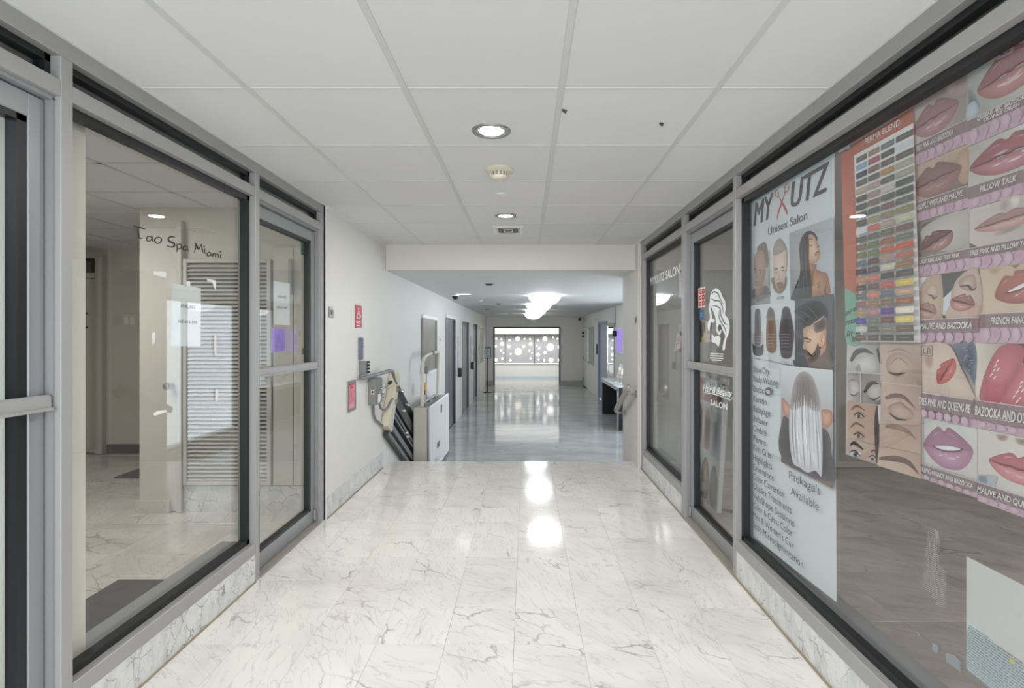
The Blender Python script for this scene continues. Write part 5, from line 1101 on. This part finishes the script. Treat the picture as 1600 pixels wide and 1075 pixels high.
def d1(i):
    i.grad(0, 0, 1, 1, (206, 184, 162), (120, 118, 112), (214, 190, 172), (206, 180, 160), 8, 3); i.poly([(0, 0), (.16, 0), (.06, .25), (0, .45)], (226, 228, 232)); i.poly([(.42, 0), (.78, 0), (.70, .12), (.56, .42), (.44, .55)], (78, 82, 78)); i.poly([(.44, .55), (.58, .38), (.56, .70), (.47, .95), (.44, .9)], (218, 222, 228))
    i.blob([(.12, .10), (.40, .02), (.42, .96), (.10, .96), (.0, .7), (.04, .35)], (210, 182, 160), (184, 156, 136)); i.blob([(.15, .30), (.24, .18), (.34, .25), (.36, .46), (.28, .50), (.17, .42)], (222, 200, 184), (176, 148, 130)); i.stroke([(.18, .42), (.26, .46), (.29, .53), (.36, .48)], [.01, .035, .035, .01], (104, 82, 70))
    lips(i, .16, .78, .20, .20, 30, (176, 136, 126), (206, 164, 152), (118, 76, 70))
    i.blob([(.70, .12), (.98, .0), (1, .95), (.50, .97), (.58, .66), (.60, .40)], (218, 194, 182), (190, 164, 150)); i.blob([(.70, .22), (.82, .10), (.94, .14), (.96, .40), (.86, .44), (.74, .36)], (206, 178, 164), (164, 136, 122)); i.stroke([(.72, .32), (.84, .32), (.90, .42), (.96, .38)], [.01, .04, .04, .01], (84, 66, 60))
    lips(i, .76, .66, .20, .20, 28, (158, 108, 102), (196, 134, 124), (104, 62, 60)); i.stroke([(.47, .92), (.47, .99)], .03, (40, 40, 42))
def d2(i):
    i.grad(0, 0, 1, 1, (206, 184, 160), (196, 168, 146), (206, 182, 160), (214, 192, 170), 8, 3); i.blob([(.12, 0), (.36, 0), (.30, .12), (.20, .16)], (176, 146, 124), (200, 176, 152)); i.blob([(.46, 0), (.62, 0), (.55, .10)], (120, 92, 80), (186, 158, 138))
    lips(i, .62, .45, .44, .36, -30, (176, 106, 98), (166, 94, 92), (110, 60, 58), (226, 190, 184), True)
def e1_(i):
    i.grad(0, 0, 1, 1, (214, 192, 180), (110, 116, 130), (206, 182, 168), (218, 196, 182), 8, 3); i.blob([(.62, .0), (1, 0), (1, .72), (.90, .55), (.76, .35)], (84, 90, 106), (124, 130, 146))
    for q in range(40): i.ell(.74 + .24 * random.random(), .05 + .5 * random.random() * .9, .012, .012, random.choice([(140, 146, 164), (66, 72, 88), (170, 176, 190)]), n=6)
    i.blob([(0, .1), (.55, .0), (.80, .45), (.98, .85), (.95, 1), (0, 1)], (226, 206, 192), (206, 180, 164)); i.blob([(.10, .22), (.26, .15), (.30, .38), (.22, .52), (.10, .40)], (170, 132, 116), (212, 186, 172))
    lips(i, .52, .52, .32, .17, -62, (190, 92, 86), (206, 108, 100), (140, 58, 56), (236, 170, 160))
    i.rect(.06, .04, .28, .24, (150, 126, 116)); i.rect(.075, .055, .265, .225, (204, 184, 172)); i.text('LB', .10, .20, .25, .20, .12, (96, 76, 70))
def e2_(i):
    i.grad(0, 0, 1, 1, (222, 214, 196), (90, 84, 84), (214, 190, 176), (226, 216, 196), 8, 3); i.poly([(.55, 0), (1, 0), (1, .3), (.75, .4)], (72, 66, 68))
    i.blob([(.38, .05), (.60, .0), (.72, .10), (.66, .38), (.50, .72), (.36, 1.0), (.08, 1.0), (.10, .70), (.22, .32)], (206, 116, 124), (168, 82, 92), cen=(.40, .5)); i.blob([(.92, .16), (1.0, .14), (1.0, .98), (.42, .99), (.46, .78), (.62, .46), (.76, .24)], (214, 124, 130), (176, 88, 98), cen=(.76, .6))
    for x, y in ((.34, .30), (.31, .38), (.29, .46), (.35, .44), (.25, .54), (.30, .58), (.68, .62), (.66, .70), (.62, .78), (.70, .74), (.58, .86), (.66, .88), (.62, .94)): i.stroke([(x - .02, y + .03), (x + .02, y - .03)], [.008, .024], (244, 226, 228), n=2)
def f1(i):
    i.grad(0, 0, 1, 1, (206, 206, 202), (214, 214, 210), (204, 196, 192), (214, 212, 206), 8, 3)
    lips(i, .48, .50, .46, .44, -10, (168, 116, 142), (188, 134, 162), (104, 62, 84), (226, 196, 214), True)
    for q in range(30): i.ell(.25 + .5 * random.random(), .58 + .22 * random.random(), .006, .006, (222, 190, 210), n=6)
def f2(i):
    i.grad(0, 0, 1, 1, (214, 206, 196), (220, 212, 202), (216, 206, 198), (206, 202, 194), 8, 3)
    for x in (.38, .66): i.blob([(x - .09, .04), (x + .09, .02), (x + .06, .12), (x - .05, .14)], (140, 112, 100), (200, 180, 168))
    lips(i, .60, .55, .42, .26, 4, (186, 104, 112), (214, 132, 138), (120, 56, 64), (240, 196, 198)); i.poly([(0, .86), (.32, .78), (.28, .98), (0, .99)], (176, 180, 188)); i.blob([(.02, .88), (.14, .84), (.16, .97), (.03, .98)], (112, 120, 132), (150, 156, 166))
cA = [1425.2, 1426.5, 1429, 1434, 1438, 1441]
card('lip card in the top row, left column, of the right window', 1424.5, 1510.8, 160.5, 229, 245.5, 262, 'TRES PINK AND BAZOOKA', a1, tx=(.12, .80))
card('lip card in the top row, right column, with a two line caption', 1511.2, 1628, 110, 190, 206, 229.5, 'QUEENS RED, BAZOOKA', a2, tx=(.18, .86), line2='ORANGE CRUSH')
card('second row lip card captioned WILDFLOWER AND MAUVE', 1426.5, 1512.8, 262.3, 319, 335.5, 349, 'WILDFLOWER AND MAUVE', b1, tx=(.06, .94))
card('second row lip card captioned PILLOW TALK', 1513.2, 1630, 229.8, 293, 311.5, 327, 'PILLOW TALK', b2, tx=(.20, .70), bold=.045)
card('third row lip card captioned LADY BUG AND TRES PINK', 1430, 1515, 349.2, 405, 417.5, 434, 'LADY BUG AND TRES PINK', c1_, tx=(.12, .86))
card('third row lip card captioned TRES PINK AND PILLOW TALK', 1515.4, 1632, 327.2, 388.5, 404, 423.5, 'TRES PINK AND PILLOW TALK', c2_, tx=(.03, .88), bold=.04)
card('fourth row lip card with two noses in profile', 1434.5, 1531, 434.2, 500, 519.5, 536.5, 'MAUVE AND BAZOOKA', d1, tx=(.08, .92), bold=.04)
card('fourth row lip card of smiling red lips with white teeth', 1531.4, 1640, 421.5, 491, 512.3, 535.8, 'FRENCH FANCY AND', d2, tx=(.20, .95), bold=.04)
card('fifth row lip card with a dark speckled collar behind the lips', 1438.5, 1524, 537, 613, 637.5, 652, 'TRES PINK AND QUEENS RE', e1_, tx=(.03, .98), bold=.03)
card('fifth row lip card of very glossy coral lips filling the photo', 1524.4, 1636, 536.2, 625, 655.5, 667.5, 'BAZOOKA AND QUEENS', e2_, tx=(.02, .96), bold=.04)
card('bottom row lip card of lilac lips', 1441, 1527, 652.2, 724.5, 739, 747.5, 'FRENCH FANCY AND BAZOOKA', f1, tx=(.02, .97), bold=.03)
card('bottom row lip card of small pink lips under a nose', 1527.8, 1638, 668.9, 753, 772, 782.5, 'MAUVE AND QUEENS', f2, tx=(.02, .90), bold=.035)
# top corner ticket on the right window
i = inkX(XR + .088); q = [(1557, 84), (1583, 73), (1583, 82), (1557, 94)]; i.sheet(q, (206, 178, 190)); i.quadmap(q); i.rect(.25, .35, .55, .65, (122, 106, 114)); i.rect(.6, .30, .85, .60, (122, 106, 114)); t = i.build('corner_ticket', M['print']); tag(t, 'small pink ticket above the top right lip card', 'sticker')

# ------------------------------------------------------------------ brow photo sheet under the pigment chart
XE = XR + .0875
k6 = crop(1315, 525, 4.674)
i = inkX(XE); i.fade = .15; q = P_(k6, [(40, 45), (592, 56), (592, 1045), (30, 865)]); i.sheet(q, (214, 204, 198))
def cc_(pts): return P_(k6, pts)
i.poly(cc_([(42, 50), (294, 52), (296, 275), (44, 262)]), [(208, 206, 206), (150, 148, 144), (170, 166, 164), (196, 192, 192)]); i.blob(cc_([(70, 190), (150, 150), (230, 150), (250, 260), (120, 262)]), (222, 220, 220), (186, 182, 180)); i.stroke(cc_([(68, 185), (110, 120), (170, 105), (236, 135)]), [4, 9, 7, 1], (92, 84, 88)); i.blob(cc_([(95, 230), (130, 200), (145, 262), (105, 262)]), (140, 134, 132), (196, 192, 190)); i.stroke(cc_([(262, 90), (276, 150), (288, 205)]), [3.4, 4.6, 3.6], (70, 68, 68))
i.poly(cc_([(44, 264), (148, 270), (150, 488), (46, 466)]), [(176, 170, 170), (120, 116, 112), (170, 166, 166), (206, 202, 202)]); i.blob(cc_([(50, 340), (95, 320), (132, 370), (120, 440), (70, 440)]), (206, 202, 202), (170, 164, 162)); i.stroke(cc_([(62, 420), (95, 436), (130, 410)]), [.6, 2.2, .6], (72, 66, 66)); i.stroke(cc_([(48, 335), (80, 318), (115, 330)]), [.8, 2.4, .6], (130, 122, 130))
i.poly(cc_([(152, 272), (297, 278), (298, 505), (152, 488)]), [(140, 132, 126), (164, 156, 150), (120, 114, 110), (176, 170, 166)]); i.blob(cc_([(190, 400), (240, 350), (292, 370), (290, 460), (220, 465)]), (216, 210, 206), (176, 168, 164)); i.stroke(cc_([(168, 415), (200, 360), (240, 340), (268, 350)]), [3, 7, 5, 1], (72, 62, 62)); i.stroke(cc_([(200, 450), (240, 466), (285, 440)]), [.8, 3, .8], (84, 78, 76))
i.poly(cc_([(46, 470), (270, 510), (262, 800), (50, 742)]), [(206, 176, 156), (190, 158, 138), (196, 164, 146), (214, 186, 168)])
for x, y in ((130, 585), (128, 730)): i.blob(cc_([(x - 42, y - 20), (x, y - 42), (x + 50, y - 10), (x + 40, y + 18), (x, y + 26), (x - 30, y + 8)]), (150, 112, 96), (196, 164, 146)); i.ell(*k6(x, y), 5.5, 2.8, (214, 206, 204)); i.ell(*k6(x, y), 2.8, 3.0, (84, 84, 84)); i.stroke(cc_([(x - 38, y - 5), (x, y - 24), (x + 42, y + 8)]), [.8, 2.4, .8], (54, 42, 40))
for x, y in ((115, 525), (112, 650)): i.stroke(cc_([(x - 40, y + 15), (x, y - 14), (x + 62, y + 20)]), [1.2, 4, .8], (128, 100, 90))
i.poly(cc_([(50, 745), (200, 785), (262, 805), (258, 935), (34, 860)]), [(206, 180, 166), (204, 176, 160), (198, 168, 152), (190, 158, 140), (210, 184, 168)])
i.stroke(cc_([(66, 800), (100, 782), (164, 830)]), [1.4, 6, 2], (66, 54, 52)); i.ell(*k6(110, 860), 8.5, 4.4, (222, 220, 222)); i.ell(*k6(108, 866), 4, 4.4, (104, 120, 134)); i.ell(*k6(108, 866), 1.8, 2, (34, 34, 38)); i.stroke(cc_([(66, 850), (105, 838), (146, 880)]), [1, 2.4, 1], (50, 42, 42)); i.ell(*k6(232, 898), 5, 4.2, (176, 184, 194)); i.ell(*k6(232, 900), 2.4, 2.6, (60, 66, 76)); i.stroke(cc_([(205, 885), (235, 872), (258, 890)]), [.8, 2, .8], (52, 44, 42)); i.stroke(cc_([(220, 850), (240, 835), (260, 845)]), [.8, 2.8, 1], (70, 58, 54))
i.blob(cc_([(262, 515), (282, 560), (284, 800), (262, 935), (252, 800), (246, 640)]), (66, 56, 54), (92, 78, 72))
i.blob(cc_([(276, 510), (300, 520), (288, 650), (278, 600)]), (222, 220, 220))
i.poly(cc_([(296, 52), (590, 58), (594, 366), (302, 335)]), [(206, 180, 164), (188, 164, 150), (160, 134, 120), (212, 190, 176)]); i.blob(cc_([(340, 170), (420, 120), (520, 170), (540, 260), (440, 300), (350, 270)]), (206, 180, 168), (176, 148, 134)); i.stroke(cc_([(350, 262), (410, 280), (480, 268)]), [1, 4.5, 1], (76, 60, 54)); i.stroke(cc_([(345, 120), (430, 96), (520, 130)]), [1, 3, .6], (164, 138, 128)); i.stroke(cc_([(360, 210), (430, 160), (510, 230)]), [.6, 1.8, .6], (150, 122, 110))
i.poly(cc_([(302, 338), (594, 370), (592, 655), (288, 640)]), [(212, 184, 172), (166, 140, 126), (186, 158, 144), (206, 180, 166)]); i.blob(cc_([(350, 520), (430, 490), (540, 560), (500, 620), (400, 600)]), (206, 176, 166), (170, 140, 128)); i.stroke(cc_([(330, 455), (400, 436), (470, 450), (550, 530)]), [5, 8, 6, 1], (120, 96, 90)); i.stroke(cc_([(355, 560), (420, 606), (490, 612)]), [1, 4.5, 1], (74, 60, 54)); i.stroke(cc_([(370, 510), (440, 486), (520, 560)]), [.6, 1.6, .6], (150, 120, 110))
i.poly(cc_([(288, 642), (592, 657), (592, 862), (286, 800)]), [(206, 178, 162), (176, 148, 134), (190, 162, 146), (200, 172, 156)]); i.stroke(cc_([(330, 660), (420, 668), (500, 700), (560, 760)]), [3, 9, 6, 1], (150, 122, 110))
i.poly(cc_([(286, 802), (592, 864), (592, 1044), (272, 946)]), [(206, 176, 160), (176, 146, 126), (196, 168, 152), (214, 190, 176)]); i.stroke(cc_([(286, 895), (400, 895), (500, 925), (578, 1010)]), [4, 10, 8, 1], (106, 84, 74))
for q in ([(296, 52), (299, 335)], [(148, 268), (151, 488)], [(302, 337), (594, 368)], [(42, 264), (298, 278)]): i.stroke(cc_(q), .9, (224, 216, 210))
t = i.build('brow_sheet', M['print']); tag(t, 'sheet of eyebrow photos under the orange pigment chart', 'poster')

# ------------------------------------------------------------------ lower right of the window: papers, tape, painted reflection of print
k7 = crop(1430, 800, 3.912)
i = inkX(XR + .079); q = P_(k7, [(313, 270), (720, 478), (720, 1010), (313, 648)]); i.sheet(q, (206, 204, 201), .0008); t = i.build('blank_sheet', M['print']); tag(t, 'blank pale sheet in the bottom right corner of the right window', 'paper')
i = inkX(XR + .0805); q = P_(k7, [(313, 648), (720, 900), (720, 1290), (313, 960)]); i.sheet(q, (206, 216, 218), .0008); i.quadmap(q)
for r in range(20):
    x = .04
    while x < .94:
        wd = random.choice([.03, .045, .06, .08]); i.rect(x, .10 + .043 * r, min(.96, x + wd), .10 + .043 * r + .018, (120, 130, 136)); x += wd + .018
i.ell(.88, .12, .03, .03, (190, 176, 60)); t = i.build('printed_letter', M['print']); tag(t, 'closely printed letter below the blank sheet in the right window', 'paper')
for q, lab in [([(105, 800), (140, 815), (138, 862), (118, 860), (106, 845)], 'crumpled tape scrap near the bottom of the right window'), ([(185, 858), (240, 875), (275, 912), (276, 975), (190, 915)], 'larger tape scrap left of the printed letter in the right window'), ([(2, 730), (22, 735), (26, 755), (10, 765), (18, 748)], 'tiny curl of tape low in the right window')]:
    i = inkX(XR + .0655); i.sheet(P_(k7, q), (140, 144, 148), .0003); t = i.build('tape_scrap', M['vinyl']); tag(t, lab, 'tape', 'tape scraps on the right glass')
i = inkX(XR + .0654)  # reflected text painted as small pale dashes on the pane
for col, (xa, xb, ya, yb, sl) in enumerate([(80, 148, 90, 480, .42), (155, 195, 112, 520, .42), (200, 240, 330, 570, .42), (247, 272, 355, 580, .42)]):
    y = ya
    while y < yb:
        x = xa
        while x < xb - 6:
            yy = y + (x - xa) * .45; i.poly(P_(k7, [(x, yy + 4), (x + 9, yy - 1), (x + 9, yy + 2), (x, yy + 7)]), (176, 174, 172)); x += 13
        y += 13
t = i.build('reflected_lettering', M['vinyl']); tag(t, 'painted reflection of tiny white lettering in faint columns low on the right window', 'lettering')
p = onX(1537, 872, XR + .25)
gj = (XR + .22, p.y + .02, 0)
for q, lab in [([(1177, 308), (1304, 238), (1304.5, 244), (1258, 269), (1175, 316)], 'clear tape along the top edge of the white salon poster'), ([(1310, 233), (1327, 223), (1327.5, 231), (1310.5, 239)], 'tape strip at the top left corner of the orange pigment chart')]:
    i = inkX(XR + .0715 if 'salon' in lab else XR + .0735); i.sheet(q, (206, 212, 212), .0003); t = i.build('tape_strip', M['vinyl']); tag(t, lab, 'tape', 'tape strips on the right glass')

# ------------------------------------------------------------------ the right glass door: decals, stickers, leaning display board
XD = XR + .0715
k8 = crop(1080, 430, 6.324); i = inkX(XD); WV = (236, 238, 240); GV = (120, 122, 126)
i.blob(P_(k8, [(245, 128), (285, 155), (310, 215), (335, 260), (340, 330), (335, 390), (365, 430), (380, 500), (372, 570), (345, 640), (330, 735), (310, 728), (322, 650), (335, 600), (310, 540), (285, 480), (262, 520), (275, 560), (290, 535), (296, 560), (278, 592), (252, 560), (246, 480), (235, 400), (205, 330), (190, 300), (205, 400), (212, 430), (235, 440), (220, 470), (195, 470), (175, 560), (162, 480), (185, 420), (176, 340), (182, 270), (190, 200), (212, 150)]), WV)
i.stroke(P_(k8, [(200, 190), (225, 165), (262, 180), (290, 240), (320, 290)]), [1, 2.2, 2.2, 1.6, .6], GV); i.stroke(P_(k8, [(195, 225), (230, 250), (275, 255), (305, 300), (318, 380)]), [.6, 2.2, 2.0, 2.0, .6], GV); i.stroke(P_(k8, [(205, 300), (245, 305), (285, 330), (292, 390), (330, 470), (360, 490)]), [.6, 2, 2.2, 1.8, 2.4, .6], GV); i.stroke(P_(k8, [(275, 350), (280, 430), (330, 520), (345, 570)]), [.5, 1.8, 1.8, .5], GV)
i.blob(P_(k8, [(205, 580), (232, 608), (262, 598), (288, 615), (285, 660), (268, 712), (258, 690), (232, 668), (205, 655)]), WV)
for r, (a, b) in enumerate([(190, 322), (188, 322), (188, 322), (205, 305)]):
    x = a
    while x < b - 4:
        wd = random.choice([10, 16, 22]); i.poly(P_(k8, [(x, 768 + 21 * r + (x - a) * .05), (min(b, x + wd), 768 + 21 * r + (x + wd - a) * .05), (min(b, x + wd), 780 + 21 * r + (x + wd - a) * .05), (x, 780 + 21 * r + (x - a) * .05)]), WV); x += wd + 2
t = i.build('woman_decal', M['vinyl']); tag(t, 'white decal of a woman with long wavy hair on the salon door', 'decal')
i = inkX(XD); q = P_(k8, [(70, 130), (138, 115), (140, 312), (70, 325)]); i.sheet(q, (226, 222, 220), .0004); i.quadmap(q)
for a in (.08, .56):
    for b in (.08, .38, .68): i.rect(a, b, a + .38, b + .24, (196, 66, 66)); i.ell(a + .19, b + .12, .11, .06, (228, 180, 176)); i.ell(a + .19, b + .12, .06, .03, (196, 66, 66))
t = i.build('red_sticker', M['print']); tag(t, 'white sticker with six red squares on the salon door', 'sticker')
i = inkX(XD); q = P_(k8, [(84, 345), (120, 340), (120, 440), (84, 444)]); i.sheet(q, (70, 104, 140), .0004); i.quadmap(q); i.rect(.2, .3, .8, .4, (150, 176, 200)); i.rect(.2, .55, .8, .62, (150, 176, 200)); t = i.build('blue_sticker', M['print']); tag(t, 'small blue sticker below the red squares on the salon door', 'sticker')
i = inkX(XR + .10); q = P_(k8, [(70, 452), (206, 450), (206, 662), (70, 660)]); i.sheet(q, (206, 200, 196), .0006); i.quadmap(q); i.rect(0, 0, .56, 1, (206, 190, 120)); i.blob([(.15, .2), (.3, .1), (.42, .3), (.40, .7), (.2, .75)], (84, 72, 66), (120, 104, 92)); i.blob([(.34, .12), (.5, .1), (.54, .45), (.44, .5)], (70, 60, 58), (110, 96, 88)); i.rect(.58, 0, .86, 1, (214, 206, 210)); i.stroke([(.68, .4), (.74, .5), (.66, .6)], [.02, .08, .02], (186, 84, 92)); i.rect(.86, .05, 1, .9, (150, 104, 84)); t = i.build('hair_flyer', M['print']); tag(t, 'colourful hair flyer behind the salon door left of the decal', 'poster')
# phone sign and script inside the lower door pane
k9 = crop(1080, 570, 3.7066)
i = inkX(XD); q = P_(k9, [(66, 170), (240, 178), (240, 212), (66, 206)])
i.text('Hair & Beauty', *k9(68, 150), *k9(238, 190), 10, WV, bold=.012, shear=.45); i.stroke(P_(k9, [(70, 158), (120, 168), (180, 186), (226, 204), (238, 186)]), [.4, 1.1, .8, 1.0, .4], WV)
i.text('SALON', *k9(113, 232), *k9(208, 262), 8.5, WV, bold=.02)
t = i.build('door_script', M['vinyl']); tag(t, 'white script and the word SALON on the lower pane of the salon door', 'lettering')
i = inkX(XR + .12); q = P_(k9, [(70, 75), (205, 100), (205, 188), (70, 160)]); i.sheet(q, (214, 216, 214), .001); i.quadmap(q); i.text('635 3672', .30, .50, .96, .50, .30, (50, 52, 56), bold=.03); i.text('Make a Call', .04, .92, .95, .92, .28, (50, 52, 56), bold=.02); t = i.build('phone_sign', M['print']); tag(t, 'white phone number sign behind the salon door above the display board', 'sign')
# leaning board with hair pictures: a panel tilted back against the inside
def lean(u, v):   # u along the wall, v down; tilts into the salon
    return Vector((1.395 + .05 * v, 3.637 + .293 * v + .62 * (1 - u), 1.06 - 1.03 * v))
t = empty('display_board', (1.45, 4.2, 0), 'white edged display board of hair photos leaning inside the salon door', 'display board')
nrm = Vector((-1, 0, -.049)).normalized()
mb = MB().prism([lean(0, 0), lean(1, 0), lean(1, 1), lean(0, 1)], -nrm * .02); mb.build('board', M['white'], t, lean(.5, .5))
i = Ink(lean, nrm); i.sheet([(0, 0), (1, 0), (1, 1), (0, 1)], (206, 206, 204), .0005)
i.grad(.05, .02, .88, .20, (206, 170, 160), (190, 120, 116), (140, 90, 88), (214, 186, 176), 3); i.blob([(.1, .05), (.5, .06), (.85, .16), (.5, .14)], (150, 84, 84), (190, 140, 134))
for u0, u1, v0, v1, c in ((.05, .30, .22, .56, (150, 130, 118)), (.33, .60, .24, .58, (176, 140, 120)), (.63, .90, .26, .60, (186, 184, 184))): i.rect(u0, v0, u1, v1, (190, 184, 180)); i.blob([(u0 + .04, v0 + .06), ((u0 + u1) / 2, v0 + .02), (u1 - .04, v0 + .08), (u1 - .05, v1 - .03), (u0 + .05, v1 - .03)], tuple(q * .6 for q in c), c)
for u0, u1, v0, v1, c in ((.04, .28, .62, .95, (110, 92, 84)), (.34, .60, .64, .96, (168, 140, 110)), (.66, .90, .66, .97, (130, 128, 128))): i.blob([((u0 + u1) / 2, v0), (u1, v0 + .10), (u1 - .02, v1), (u0 + .02, v1), (u0, v0 + .10)], c, tuple(q * .75 for q in c))
i.build('picture_print', M['print'], t)
for u in (0, .965): MB().prism([lean(u, 0), lean(u + .035, 0), lean(u + .035, 1.0), lean(u, 1.0)], nrm * .010).build('edge_strip', M['white'], t, lean(u, .5))
MB().tube([lean(.1, .98) , Vector((1.62, 4.40, .012))], .012, 8).build('foot', M['dark'], t); MB().tube([lean(.9, .98), Vector((1.62, 3.98, .012))], .012, 8).build('foot', M['dark'], t)
# ------------------------------------------------------------------ far right window: name and leaflets
k10 = crop(1000, 380, 4.886); i = inkX(XR + .0654)
i.vp('MYKUTZ SALON', 1016.5, 446, 1061.5, 11.5, (250, 250, 248), bold=.025); t = i.build('window_lettering', M['vinyl']); tag(t, 'white salon name lettering on the far right window', 'lettering')
i = inkX(XR + .078); q = P_(k10, [(296, 155), (322, 148), (324, 412), (300, 420)]); i.sheet(q, (222, 222, 220), .0006); i.quadmap(q); i.rect(.1, .2, .9, .25, (90, 90, 92)); i.rect(.1, .5, .9, .52, (150, 150, 152)); t = i.build('hours_sheet', M['print']); tag(t, 'narrow white sheet at the near edge of the far right window', 'paper')
for q, lab, c in [([(315, 515), (328, 512), (328, 580), (317, 584)], 'small white card below the narrow sheet in the far right window', (226, 226, 226)), ([(300, 622), (328, 612), (328, 700), (304, 705)], 'white leaflet standing in the far right window, upper one', (220, 218, 216)), ([(282, 685), (318, 672), (310, 800), (258, 828)], 'white leaflet with red print leaning in the far right window', (222, 214, 212)), ([(300, 740), (328, 730), (328, 830), (296, 835)], 'dark leaflet behind the leaning white one in the far right window', (104, 104, 106))]:
    i = inkX(XR + .082 + .006 * (c[0] < 150)); q = P_(k10, q); i.sheet(q, c, .0006); i.quadmap(q)
    for a in (.25, .42, .6): i.rect(.2, a, .8, a + .08, (196, 120, 116) if 'red' in lab else tuple(v - 40 for v in c))
    t = i.build('leaflet', M['print']); tag(t, lab, 'leaflet', 'leaflets in the far right window')
